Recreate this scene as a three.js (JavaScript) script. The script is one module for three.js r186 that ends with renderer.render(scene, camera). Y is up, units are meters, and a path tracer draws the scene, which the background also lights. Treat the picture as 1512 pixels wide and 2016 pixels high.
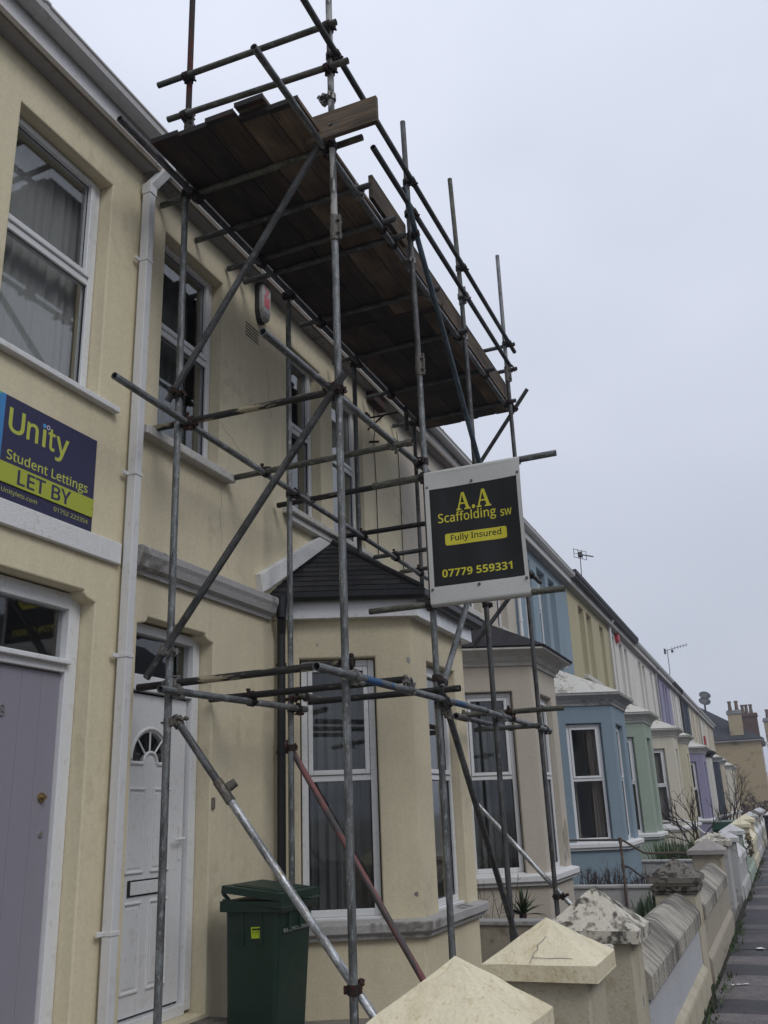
import * as THREE from 'three';
import { mergeGeometries } from 'three/addons/utils/BufferGeometryUtils.js';
import { FontLoader } from 'three/addons/loaders/FontLoader.js';
import { TextGeometry } from 'three/addons/geometries/TextGeometry.js';
import { RoundedBoxGeometry } from 'three/addons/geometries/RoundedBoxGeometry.js';

// ---------------------------------------------------------------- camera, sky, sun, exposure
const scene = new THREE.Scene();
const camera = new THREE.PerspectiveCamera(58.91, 0.75, 0.05, 600);
camera.position.set(0, 1.6, 0);
camera.rotation.set(THREE.MathUtils.degToRad(18.417), THREE.MathUtils.degToRad(22.077), THREE.MathUtils.degToRad(-2.253), 'YXZ');

const renderer = new THREE.WebGLRenderer({ antialias: true });
renderer.toneMapping = THREE.LinearToneMapping;
renderer.toneMappingExposure = 1.1;
renderer.shadowMap.enabled = true;

// periodic value noise, seeded
function hash(x, y, s) { let h = (x * 374761393 + y * 668265263 + s * 974711) | 0; h = Math.imul(h ^ (h >>> 13), 1274126177); h ^= h >>> 16; return (h >>> 0) / 4294967296; }
function vnoise(u, v, fx, fy, s) {
  const x = u * fx, y = v * fy, xi = Math.floor(x), yi = Math.floor(y), a = x - xi, b = y - yi;
  const sa = a * a * (3 - 2 * a), sb = b * b * (3 - 2 * b), w = (i, n) => ((i % n) + n) % n;
  const x0 = w(xi, fx), x1 = w(xi + 1, fx), y0 = w(yi, fy), y1 = w(yi + 1, fy);
  return (hash(x0, y0, s) * (1 - sa) + hash(x1, y0, s) * sa) * (1 - sb) + (hash(x0, y1, s) * (1 - sa) + hash(x1, y1, s) * sa) * sb;
}
function fbm(u, v, fx, fy, oct, s) { let t = 0, a = 0.5, n = 0; for (let i = 0; i < oct; i++) { t += a * vnoise(u, v, fx, fy, s + i * 17); n += a; a *= 0.5; fx *= 2; fy *= 2; } return t / n; }
const sst = (a, b, x) => { const t = Math.min(1, Math.max(0, (x - a) / (b - a))); return t * t * (3 - 2 * t); };
function rng(seed) { let s = seed >>> 0; return () => { s = (s + 0x6d2b79f5) | 0; let t = Math.imul(s ^ (s >>> 15), 1 | s); t = (t + Math.imul(t ^ (t >>> 7), 61 | t)) ^ t; return ((t ^ (t >>> 14)) >>> 0) / 4294967296; }; }

{ // overcast sky: brightest overhead, dimmer to the horizon all round, faint cloud structure
  const W = 512, H = 256, d = new Float32Array(W * H * 4);
  for (let j = 0; j < H; j++) for (let i = 0; i < W; i++) {
    const el = ((j + 0.5) / H - 0.5) * Math.PI, s = Math.max(0, Math.sin(el));
    let L = 0.90 * (1 + 0.75 * s) / 1.75;
    const c = fbm(i / W, j / H, 8, 8, 5, 7) - 0.5;
    L *= 1.02 + 0.42 * c;
    if (el < 0) L *= 0.6;
    const k = (j * W + i) * 4, w = 0.5 + 0.5 * s;
    d[k] = L * (0.765 + 0.06 * w + 0.10 * c); d[k + 1] = L * (0.848 + 0.03 * w + 0.05 * c); d[k + 2] = L * (1.005 + 0.02 * w); d[k + 3] = 1;
  }
  const t = new THREE.DataTexture(d, W, H, THREE.RGBAFormat, THREE.FloatType);
  t.mapping = THREE.EquirectangularReflectionMapping; t.magFilter = THREE.LinearFilter; t.minFilter = THREE.LinearFilter; t.wrapS = THREE.RepeatWrapping; t.needsUpdate = true;
  scene.background = t; scene.environment = t;
}
const sun = new THREE.DirectionalLight(new THREE.Color(1, 0.98, 0.95), 0.9);
sun.name = 'sun'; sun.position.set(32, 36, 6); sun.target.position.set(-2, 0, -14);
sun.castShadow = true; sun.shadow.radius = 45; sun.shadow.mapSize.set(2048, 2048);
Object.assign(sun.shadow.camera, { left: -45, right: 45, top: 45, bottom: -45, near: 1, far: 140 });
scene.add(sun, sun.target);
scene.fog = new THREE.FogExp2(new THREE.Color(0.62, 0.66, 0.76), 0.0014);

// ---------------------------------------------------------------- textures
function dataTex(w, h, fn, srgb = true) {
  const d = new Uint8Array(w * h * 4);
  for (let j = 0; j < h; j++) for (let i = 0; i < w; i++) {
    const c = fn((i + 0.5) / w, (j + 0.5) / h, i, j), k = (j * w + i) * 4;
    const r = Array.isArray(c) ? c : [c, c, c];
    for (let q = 0; q < 3; q++) d[k + q] = Math.max(0, Math.min(255, Math.round(r[q] * 255)));
    d[k + 3] = 255;
  }
  const t = new THREE.DataTexture(d, w, h, THREE.RGBAFormat);
  t.wrapS = t.wrapT = THREE.RepeatWrapping; t.magFilter = THREE.LinearFilter; t.minFilter = THREE.LinearMipmapLinearFilter; t.generateMipmaps = true;
  if (srgb) t.colorSpace = THREE.SRGBColorSpace; t.needsUpdate = true;
  return t;
}
function rep(t, x, y) { const c = t.clone(); c.repeat.set(x, y); c.needsUpdate = true; return c; }
const R0 = rng(11);
// painted render: fine grain, soft blotches, faint run-off streaks (4 m tile)
const texRender = dataTex(1024, 1024, (u, v) => {
  const g = fbm(u, v, 256, 256, 2, 3), c = fbm(u, v, 5, 5, 4, 5), st = fbm(u, v, 90, 3, 3, 9);
  const dirt = sst(0.56, 0.8, fbm(u, v, 9, 7, 4, 21)) * sst(0.45, 0.75, fbm(u, v, 60, 50, 2, 33));
  const k = 0.955 + 0.06 * (g - 0.5) + 0.055 * (c - 0.5) + 0.035 * (st - 0.5);
  return [k - 0.05 * dirt, k - 0.055 * dirt, k - 0.06 * dirt];
});
const bumpRender = dataTex(1024, 1024, (u, v) => 0.5 + 0.6 * (fbm(u, v, 200, 200, 3, 3) - 0.5) + 0.5 * (fbm(u, v, 24, 24, 3, 8) - 0.5), false);
// weathered masonry: lichen, soot and bare patches
const texLichen = dataTex(1024, 1024, (u, v) => {
  const a = fbm(u, v, 10, 10, 5, 41), b = fbm(u, v, 36, 36, 4, 47), g = fbm(u, v, 200, 200, 2, 51);
  const m = sst(0.46, 0.64, a * 0.55 + b * 0.45), s2 = sst(0.56, 0.72, b);
  const k = 0.95 + 0.12 * (g - 0.5);
  const p = [k, k * 0.98, k * 0.94], q = [0.40 + 0.2 * (g - 0.5), 0.39, 0.37];
  const t = Math.min(1, m * 0.75 + s2 * 0.35);
  return p.map((x, i) => x * (1 - t) + q[i] * t);
});
const texGrime = dataTex(1024, 1024, (u, v) => {
  const a = fbm(u, v, 6, 6, 5, 61), b = fbm(u, v, 40, 40, 4, 67), g = fbm(u, v, 220, 220, 2, 71);
  const t = 0.45 * sst(0.5, 0.78, a * 0.55 + b * 0.45);
  const k = 0.96 + 0.1 * (g - 0.5) + 0.06 * (a - 0.5);
  return [k * (1 - t * 0.75), k * (1 - t * 0.8), k * (1 - t * 0.86)];
});
const texClean = dataTex(512, 512, (u, v) => { const a = fbm(u, v, 5, 5, 4, 261), b = fbm(u, v, 50, 40, 3, 267), st = fbm(u, v, 60, 3, 3, 269), k = 0.975 + 0.03 * (a - 0.5) + 0.03 * (b - 0.5) + 0.02 * (st - 0.5), t = 0.05 * sst(0.6, 0.8, b); return [k - t, k - t * 1.1, k - t * 1.25]; });
// coping: dark wash streaks running down the slope (u runs along the wall, v down the slope)
const texCoping = dataTex(1024, 512, (u, v) => {
  const s = fbm(u + 0.02 * fbm(u, v, 9, 9, 2, 85), v, 48, 4, 5, 81), a = fbm(u, v, 6, 3, 5, 83), g = fbm(u, v, 200, 120, 2, 87);
  const t = 0.68 * sst(0.34, 0.70, s * 0.42 + a * 0.58), k = 0.98 + 0.1 * (g - 0.5);
  const p = [k, k * 0.975, k * 0.93], q = [0.33, 0.32, 0.31];
  return p.map((x, i) => x * (1 - t) + (q[i] + 0.1 * (g - 0.5)) * t);
});
const texWood = dataTex(1024, 256, (u, v) => {
  const w = fbm(u, v, 3, 4, 3, 91), gr = fbm(u + 0.0, v + 0.03 * w, 6, 64, 4, 93), k1 = fbm(u, v, 5, 3, 4, 95), spl = sst(0.6, 0.72, fbm(u, v, 14, 10, 4, 99));
  const k = 0.72 + 0.5 * (gr - 0.5) + 0.45 * (k1 - 0.5);
  return [k * (1 - 0.25 * spl) + 0.1 * spl, k * 0.93 * (1 - 0.2 * spl) + 0.1 * spl, k * 0.84 * (1 - 0.15 * spl) + 0.12 * spl];
});
const texMetal = dataTex(256, 1024, (u, v) => {
  const g = fbm(u, v, 32, 128, 3, 101), a = fbm(u, v, 4, 12, 4, 103), st = fbm(u, v, 24, 4, 3, 107), sp = sst(0.66, 0.74, fbm(u, v, 16, 60, 3, 109));
  const cem = sst(0.70, 0.76, fbm(u, v, 12, 44, 3, 119)), k = 0.74 + 0.34 * (g - 0.5) + 0.7 * (a - 0.5) + 0.25 * (st - 0.5);
  return [k * (1 - 0.25 * sp) + 0.12 * sp + 0.25 * cem, k * (1 - 0.3 * sp) + 0.10 * sp + 0.24 * cem, k * (1 - 0.36 * sp) + 0.07 * sp + 0.22 * cem];
});
const texRust = dataTex(256, 1024, (u, v) => {
  const g = fbm(u, v, 40, 160, 3, 111), a = sst(0.4, 0.62, fbm(u, v, 5, 16, 4, 113)), k = 0.8 + 0.4 * (g - 0.5);
  return [k * (0.62 + 0.38 * a), k * (0.62 - 0.08 * a), k * (0.62 - 0.2 * a)];
});
function paintTube(paint, bare, seed, lo, hi) {
  return dataTex(256, 1024, (u, v) => {
    const g = fbm(u, v, 40, 160, 3, seed), t = sst(lo, hi, fbm(u, v, 4, 9, 5, seed + 2)), k = 0.95 + 0.25 * (g - 0.5);
    return paint.map((x, i) => (x * (1 - t) + bare[i] * t) * k);
  });
}
const texCream = paintTube([0.62, 0.58, 0.48], [0.16, 0.15, 0.14], 121, 0.40, 0.52);
const texBlack = paintTube([0.12, 0.11, 0.11], [0.42, 0.41, 0.38], 131, 0.56, 0.66);
const texWhiteT = paintTube([0.72, 0.72, 0.70], [0.30, 0.30, 0.30], 141, 0.52, 0.62);
const texBlue = paintTube([0.16, 0.36, 0.55], [0.40, 0.42, 0.43], 151, 0.52, 0.60);
const texPink = paintTube([0.56, 0.36, 0.36], [0.36, 0.34, 0.34], 161, 0.42, 0.56);
const texSlab = dataTex(1024, 1024, (u, v) => {
  const g = fbm(u, v, 300, 300, 2, 171), a = fbm(u, v, 6, 6, 5, 173), s = sst(0.62, 0.75, fbm(u, v, 40, 40, 3, 177));
  const k = 0.82 + 0.3 * (g - 0.5) + 0.38 * (a - 0.5) - 0.16 * s; return [k, k * 0.985, k * 0.99];
});
const texSoil = dataTex(512, 512, (u, v) => { const g = fbm(u, v, 60, 60, 4, 181), a = fbm(u, v, 5, 5, 4, 183), k = 0.6 + 0.8 * (g - 0.5) + 0.4 * (a - 0.5); const m = sst(0.5, 0.68, a); return [k * (1 - 0.35 * m), k * (0.95 - 0.1 * m), k * (0.85 - 0.4 * m)]; });
const texSlate = dataTex(512, 512, (u, v) => { const g = fbm(u, v, 90, 20, 3, 191), a = fbm(u, v, 5, 5, 4, 193), k = 0.78 + 0.3 * (g - 0.5) + 0.4 * (a - 0.5); return [k, k, k * 1.01]; });
const bumpFine = dataTex(512, 512, (u, v) => 0.5 + (fbm(u, v, 90, 90, 3, 201) - 0.5), false);
const roughVar = dataTex(512, 512, (u, v) => { const k = 0.75 + 0.5 * (fbm(u, v, 12, 12, 4, 211) - 0.5); return [k, k, k]; }, false);

// ---------------------------------------------------------------- materials (linear base colours)
function mat(rgb, o = {}) {
  const m = new THREE.MeshStandardMaterial({ roughness: o.rough ?? 0.85, metalness: o.metal ?? 0 });
  m.color.setRGB(...rgb);
  if (o.map) m.map = o.map; if (o.bump) { m.bumpMap = o.bump; m.bumpScale = o.bs ?? 0.004; }
  if (o.side) m.side = THREE.DoubleSide;
  if (o.rmap) m.roughnessMap = o.rmap;
  return m;
}
const SPK = rep(dataTex(1024, 1024, (u, v) => { const a = fbm(u, v, 6, 6, 5, 301), g = fbm(u, v, 230, 230, 2, 305), sp = sst(0.70, 0.80, fbm(u, v, 90, 90, 2, 311)), st = sst(0.55, 0.8, fbm(u, v, 14, 10, 4, 317)), k = 0.95 + 0.09 * (g - 0.5) + 0.08 * (a - 0.5) - 0.05 * sp - 0.06 * st; return [k, k - 0.02 * sp - 0.015 * st, k - 0.05 * sp - 0.04 * st]; }), 0.7, 0.7);
const GR2 = rep(texGrime, 0.9, 0.9);
const CL = rep(texClean, 0.6, 0.6);
const RT = rep(texRender, 0.25, 0.25), RB = rep(bumpRender, 0.5, 0.5), GR = rep(texGrime, 0.4, 0.4), LI = rep(texLichen, 1.05, 1.05), BF = rep(bumpFine, 1.2, 1.2);
const render = (rgb, bs = 0.0016) => mat(rgb, { map: RT, bump: RB, bs, rough: 0.9 });
const M = {
  cream: render([0.74, 0.66, 0.46]), creamA: render([0.71, 0.635, 0.45]), pink: render([0.545, 0.49, 0.41]), blue: render([0.235, 0.31, 0.365]), olive: render([0.46, 0.41, 0.26]),
  green: render([0.345, 0.41, 0.34]), white: render([0.68, 0.655, 0.60]), offwhite: render([0.64, 0.60, 0.50]), pale: render([0.58, 0.53, 0.39]), purple: render([0.285, 0.268, 0.385]),
  slategrey: render([0.055, 0.065, 0.085]), farcream: render([0.56, 0.50, 0.38]), ochre: mat([0.45, 0.36, 0.215], { map: GR, bump: RB, rough: 0.92 }),
  trimWhite: mat([0.74, 0.74, 0.735], { map: CL, bump: BF, bs: 0.002, rough: 0.7 }), trimDirty: mat([0.60, 0.59, 0.56], { map: SPK, bump: BF, bs: 0.003, rough: 0.85 }),
  trimGrey: mat([0.43, 0.42, 0.41], { map: GR, bump: BF, bs: 0.003, rough: 0.85 }), soffit: mat([0.30, 0.295, 0.305], { map: GR, rough: 0.8 }), soffitEdge: mat([0.20, 0.17, 0.135], { map: GR, rough: 0.8 }),
  upvc: mat([0.78, 0.79, 0.80], { rough: 0.32, rmap: roughVar, map: CL }), pipeWhite: mat([0.70, 0.70, 0.70], { rough: 0.42, map: CL }), gutterGrey: mat([0.54, 0.53, 0.52], { rough: 0.5, map: CL }),
  blackPlastic: mat([0.014, 0.014, 0.016], { rough: 0.38 }), darkTrim: mat([0.02, 0.02, 0.022], { rough: 0.6 }), gasket: mat([0.015, 0.015, 0.016], { rough: 0.7 }),
  slate: mat([0.022, 0.022, 0.026], { map: rep(texSlate, 2, 2), bump: BF, bs: 0.003, rough: 0.62 }), slate2: mat([0.03, 0.029, 0.031], { map: rep(texSlate, 2, 2), bump: BF, bs: 0.003, rough: 0.66 }), slate3: mat([0.018, 0.018, 0.022], { map: rep(texSlate, 2, 2), bump: BF, bs: 0.003, rough: 0.58 }),
  roofBack: mat([0.05, 0.05, 0.056], { map: rep(texSlate, 1, 1), rough: 0.75 }), felt: mat([0.03, 0.026, 0.032], { map: rep(texSlate, 1, 1), bump: BF, rough: 0.8 }), roofWhite: mat([0.66, 0.64, 0.585], { map: GR2, bump: BF, bs: 0.004, rough: 0.9 }),
  curtain: new THREE.MeshPhysicalMaterial({ roughness: 1, transmission: 0.25, thickness: 0, side: THREE.DoubleSide }), curtainDim: mat([0.115, 0.12, 0.112], { rough: 1, side: true }), curtainDark: mat([0.30, 0.28, 0.25], { rough: 1, side: true }), blind: mat([0.24, 0.245, 0.235], { rough: 0.9, side: true }),
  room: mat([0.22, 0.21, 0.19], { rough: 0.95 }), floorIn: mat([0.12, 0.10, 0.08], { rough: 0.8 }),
  doorWhite: mat([0.76, 0.76, 0.76], { rough: 0.35, map: CL }), doorGrey: mat([0.265, 0.25, 0.295], { rough: 0.5, bump: BF, bs: 0.001 }), brass: mat([0.35, 0.25, 0.12], { rough: 0.4, metal: 0.8 }), steel: mat([0.55, 0.55, 0.55], { rough: 0.3, metal: 0.9 }),
  galv: mat([0.29, 0.31, 0.32], { map: texMetal, rough: 0.55, metal: 0.3 }), galvDark: mat([0.15, 0.155, 0.16], { map: texMetal, rough: 0.62, metal: 0.25 }), galvBright: mat([0.62, 0.64, 0.66], { map: texMetal, rough: 0.42, metal: 0.5 }), tubeMoss: mat([0.19, 0.195, 0.155], { map: texMetal, rough: 0.7, metal: 0.1 }),
  railRust: mat([0.23, 0.185, 0.15], { map: texMetal, rough: 0.85 }),
  rustTube: mat([0.11, 0.072, 0.062], { map: texRust, rough: 0.85 }), rust: mat([0.095, 0.058, 0.042], { map: texRust, rough: 0.9 }), coupler: mat([0.075, 0.064, 0.056], { map: texRust, rough: 0.75, metal: 0.2 }), couplerGalv: mat([0.34, 0.34, 0.33], { map: texMetal, rough: 0.5, metal: 0.4 }), sleeve: mat([0.20, 0.185, 0.16], { map: texMetal, rough: 0.7 }),
  galvBlue: mat([0.11, 0.16, 0.205], { map: texMetal, rough: 0.55, metal: 0.2 }),
  tCream: mat([1, 1, 1], { map: texCream, rough: 0.75 }), tBlack: mat([0.9, 0.9, 0.9], { map: texBlack, rough: 0.7 }), tWhite: mat([0.8, 0.8, 0.8], { map: texWhiteT, rough: 0.65 }), tBlue: mat([0.8, 0.8, 0.8], { map: texBlue, rough: 0.6 }), tPink: mat([0.8, 0.8, 0.8], { map: texPink, rough: 0.7 }),
  binGreen: mat([0.011, 0.030, 0.020], { rough: 0.5, bump: BF, bs: 0.0006, rmap: roughVar }), binLid: mat([0.013, 0.033, 0.022], { rough: 0.5, bump: BF, bs: 0.0006 }),
  capCream: mat([0.79, 0.72, 0.52], { map: SPK, bump: BF, bs: 0.0012, rough: 0.9 }), capLichen: mat([0.62, 0.605, 0.555], { map: LI, bump: BF, bs: 0.002, rough: 0.92 }), capDark: mat([0.20, 0.19, 0.178], { map: LI, bump: BF, bs: 0.004, rough: 0.95 }), capWhite: mat([0.62, 0.62, 0.61], { map: GR, bump: BF, rough: 0.85 }), capGrey: mat([0.36, 0.335, 0.31], { map: GR, bump: BF, bs: 0.003, rough: 0.92 }),
  wallCream: mat([0.52, 0.475, 0.36], { map: SPK, bump: RB, bs: 0.002, rough: 0.92 }), wallTan: mat([0.40, 0.355, 0.28], { map: GR, bump: RB, bs: 0.002, rough: 0.92 }), wallBlueWhite: mat([0.50, 0.51, 0.53], { map: RT, bump: RB, rough: 0.9 }), wallWhite: mat([0.48, 0.475, 0.46], { map: GR, bump: RB, rough: 0.9 }), coping: mat([0.44, 0.43, 0.405], { map: texCoping, bump: BF, bs: 0.006, rough: 0.95 }),
  soil: mat([0.085, 0.07, 0.05], { map: rep(texSoil, 0.8, 0.8), bump: BF, bs: 0.02, rough: 1 }), concrete: mat([0.27, 0.25, 0.22], { map: rep(texSlab, 0.5, 0.5), bump: BF, bs: 0.004, rough: 0.95 }), asphalt: mat([0.06, 0.06, 0.062], { map: rep(texSlab, 0.6, 0.6), bump: BF, bs: 0.006, rough: 0.95 }), kerb: mat([0.28, 0.28, 0.28], { map: rep(texSlab, 0.5, 0.5), rough: 0.9 }),
  slabA: mat([0.088, 0.082, 0.09], { map: rep(texSlab, 0.7, 0.7), bump: BF, bs: 0.003, rough: 0.75 }), slabB: mat([0.125, 0.115, 0.121], { map: rep(texSlab, 0.7, 0.7), bump: BF, bs: 0.003, rough: 0.75 }), slabC: mat([0.215, 0.195, 0.19], { map: rep(texSlab, 0.7, 0.7), bump: BF, bs: 0.003, rough: 0.8 }), slabD: mat([0.064, 0.059, 0.067], { map: rep(texSlab, 0.7, 0.7), bump: BF, bs: 0.003, rough: 0.7 }),
  leaf: mat([0.055, 0.09, 0.03], { rough: 0.6, side: true }), leafDark: mat([0.03, 0.06, 0.025], { rough: 0.6, side: true }), leafDry: mat([0.13, 0.10, 0.05], { rough: 0.8, side: true }), twig: mat([0.045, 0.032, 0.026], { rough: 0.95 }), twigRed: mat([0.05, 0.028, 0.024], { rough: 0.95 }), brickRed: mat([0.24, 0.10, 0.06], { map: GR, rough: 0.9 }), potClay: mat([0.17, 0.12, 0.085], { map: GR, rough: 0.9 }), brownStack: mat([0.13, 0.075, 0.055], { map: GR, rough: 0.9 }),
  aerial: mat([0.10, 0.10, 0.105], { rough: 0.5, metal: 0.4 }), dish: mat([0.045, 0.05, 0.055], { rough: 0.5, side: true }), red: mat([0.42, 0.02, 0.03], { rough: 0.45 }), cable: mat([0.03, 0.03, 0.03], { rough: 0.7 }), paper: mat([0.7, 0.7, 0.7], { rough: 0.9, side: true }), opposite: render([0.42, 0.38, 0.31]), oppositeB: render([0.36, 0.20, 0.14]), stackYellow: mat([0.45, 0.375, 0.235], { map: GR, rough: 0.92 }),
  boards: [[0.064, 0.049, 0.042], [0.135, 0.106, 0.086], [0.05, 0.039, 0.035], [0.225, 0.182, 0.146], [0.085, 0.066, 0.055]].map((c) => mat(c, { map: texWood, bump: texWood, bs: 0.002, rough: 0.9 })), boardPale: mat([0.21, 0.178, 0.146], { map: texWood, bump: texWood, bs: 0.002, rough: 0.9 }), toe: mat([0.15, 0.125, 0.102], { map: texWood, bump: texWood, bs: 0.002, rough: 0.9 }),
};
M.curtain.color.setRGB(0.42, 0.42, 0.41);
M.glass = new THREE.MeshPhysicalMaterial({ roughness: 0.02, transmission: 1, thickness: 0, ior: 1.52 }); M.glass.color.setRGB(0.93, 0.94, 0.94);

// ---------------------------------------------------------------- builders
let numerals28 = null;
const names = new Map(), bases = new WeakMap();
function numbered(n) { const k = names.get(n) || 0; names.set(n, k + 1); return k ? `${n}_${String(k).padStart(3, '0')}` : n; }
function thing(name, label, category, pos = [0, 0, 0], group) {
  const o = new THREE.Group(); o.name = numbered(name); o.position.set(...pos); scene.add(o);
  o.userData = { label, category, kind: 'thing' }; if (group) o.userData.group = group; bases.set(o, new THREE.Vector3(...pos)); return o;
}
function structure(name, label, category, pos) { const o = thing(name, label, category, pos); o.userData.kind = 'structure'; return o; }
function sub(parent, name, label) { const g = new THREE.Group(); g.name = name; parent.add(g); bases.set(g, bases.get(parent)); if (label) g.userData.label = label; return g; }
function part(parent, name, geo, m, label) {
  const list = Array.isArray(geo) ? geo.map((g) => (g.index ? g.toNonIndexed() : g)) : null;
  const g = list ? (list.length > 1 ? mergeGeometries(list.map(strip), false) : list[0]) : geo;
  const b = bases.get(parent); g.translate(-b.x, -b.y, -b.z);
  const o = new THREE.Mesh(g, m); o.name = name; o.castShadow = o.receiveShadow = true; parent.add(o); bases.set(o, b);
  if (label) o.userData.label = label; return o;
}
function strip(g) { for (const k of Object.keys(g.attributes)) if (!['position', 'normal', 'uv'].includes(k)) g.deleteAttribute(k); return g; }
// uv in metres, by the way each face points
function metres(geo, ou = 0, ov = 0) {
  const g = geo.index ? geo.toNonIndexed() : geo; if (!g.attributes.normal) g.computeVertexNormals();
  const p = g.attributes.position, uv = new Float32Array(p.count * 2), a = new THREE.Vector3(), b = new THREE.Vector3(), c = new THREE.Vector3();
  for (let i = 0; i < p.count; i += 3) {
    a.fromBufferAttribute(p, i); b.fromBufferAttribute(p, i + 1); c.fromBufferAttribute(p, i + 2);
    const n = b.clone().sub(a).cross(c.clone().sub(a)); const ax = Math.abs(n.x), ay = Math.abs(n.y), az = Math.abs(n.z);
    [a, b, c].forEach((q, k) => { const w = ax >= ay && ax >= az ? [-q.z, q.y] : ay >= az ? [q.x, -q.z] : [q.x, q.y]; uv[(i + k) * 2] = w[0] + ou; uv[(i + k) * 2 + 1] = w[1] + ov; });
  }
  g.setAttribute('uv', new THREE.BufferAttribute(uv, 2)); return strip(g);
}
// box between two corners, edges eased by r
function box(x0, y0, z0, x1, y1, z1, r = 0) {
  const X0 = Math.min(x0, x1), X1 = Math.max(x0, x1), Y0 = Math.min(y0, y1), Y1 = Math.max(y0, y1), Z0 = Math.min(z0, z1), Z1 = Math.max(z0, z1);
  const w = X1 - X0, h = Y1 - Y0, d = Z1 - Z0;
  const g = r > 0 ? new RoundedBoxGeometry(w, h, d, 1, Math.min(r, w / 2.1, h / 2.1, d / 2.1)) : new THREE.BoxGeometry(w, h, d);
  g.translate((X0 + X1) / 2, (Y0 + Y1) / 2, (Z0 + Z1) / 2); return metres(g);
}
const V = (x, y, z) => new THREE.Vector3(x, y, z);
function along(a, b) { const d = b.clone().sub(a), q = new THREE.Quaternion().setFromUnitVectors(V(0, 1, 0), d.clone().normalize()); return new THREE.Matrix4().compose(a, q, V(1, 1, 1)); }
// solid rod
function rod(a, b, r, r2 = r, seg = 8) { const L = a.distanceTo(b); const g = new THREE.CylinderGeometry(r2, r, L, seg, 1); g.translate(0, L / 2, 0); return strip(g.applyMatrix4(along(a, b)).toNonIndexed()); }
// square bar between two points
function obox(a, b, s) { const L = a.distanceTo(b), g = new RoundedBoxGeometry(s * 2, L, s * 2, 1, 0.005); g.translate(0, L / 2, 0); return metres(g.applyMatrix4(along(a, b))); }
// small irregular patch where paint has come away
function chip(pl, u, y, su, sy, seed, w = 0.0015) { const r = rng(seed), pts = [], n = 11; for (let i = 0; i < n; i++) { const a = (i / n) * 6.283, k = 0.55 + 0.6 * r(); pts.push([u + Math.cos(a) * su * k, y + Math.sin(a) * sy * k]); } return slab(pl, pts, -0.002, w); }
// hollow scaffold pipe with open ends; uv: once round, metres along
function pipe(a, b, r = 0.0242, ri = 0.0202, seg = 18, off = 0) {
  const L = a.distanceTo(b), pos = [], nor = [], uv = [];
  const n = Math.max(1, Math.round(L / 1.2));
  const quad = (p, q, s, t, np, nq, ns, nt, up, uq, us, ut) => { for (const [x, y, z] of [[p, np, up], [q, nq, uq], [s, ns, us], [p, np, up], [s, ns, us], [t, nt, ut]]) { pos.push(...x); nor.push(...y); uv.push(...z); } };
  for (let i = 0; i < seg; i++) {
    const A = (i / seg) * 2 * Math.PI, B = ((i + 1) / seg) * 2 * Math.PI, ca = Math.cos(A), sa = Math.sin(A), cb = Math.cos(B), sb = Math.sin(B);
    for (let k = 0; k < n; k++) {
      const y0 = (L * k) / n, y1 = (L * (k + 1)) / n;
      quad([r * ca, y0, r * sa], [r * ca, y1, r * sa], [r * cb, y1, r * sb], [r * cb, y0, r * sb], [ca, 0, sa], [ca, 0, sa], [cb, 0, sb], [cb, 0, sb], [i / seg, (y0 + off) / 1.7], [i / seg, (y1 + off) / 1.7], [(i + 1) / seg, (y1 + off) / 1.7], [(i + 1) / seg, (y0 + off) / 1.7]);
    }
    quad([ri * cb, 0, ri * sb], [ri * cb, L, ri * sb], [ri * ca, L, ri * sa], [ri * ca, 0, ri * sa], [-cb, 0, -sb], [-cb, 0, -sb], [-ca, 0, -sa], [-ca, 0, -sa], [0, 0], [0, 1], [1, 1], [1, 0]);
    quad([r * ca, L, r * sa], [ri * ca, L, ri * sa], [ri * cb, L, ri * sb], [r * cb, L, r * sb], ...Array(4).fill([0, 1, 0]), [0, 0], [0, 0.1], [0.1, 0.1], [0.1, 0]);
    quad([r * cb, 0, r * sb], [ri * cb, 0, ri * sb], [ri * ca, 0, ri * sa], [r * ca, 0, r * sa], ...Array(4).fill([0, -1, 0]), [0, 0], [0, 0.1], [0.1, 0.1], [0.1, 0]);
  }
  const g = new THREE.BufferGeometry();
  g.setAttribute('position', new THREE.Float32BufferAttribute(pos, 3)); g.setAttribute('normal', new THREE.Float32BufferAttribute(nor, 3)); g.setAttribute('uv', new THREE.Float32BufferAttribute(uv, 2));
  return g.applyMatrix4(along(a, b));
}
function tubeThrough(pts, r, seg = 8, n = 24) { return strip(new THREE.TubeGeometry(new THREE.CatmullRomCurve3(pts.map((p) => V(...p)), false, 'catmullrom', 0.1), n, r, seg, false).toNonIndexed()); }
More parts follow.
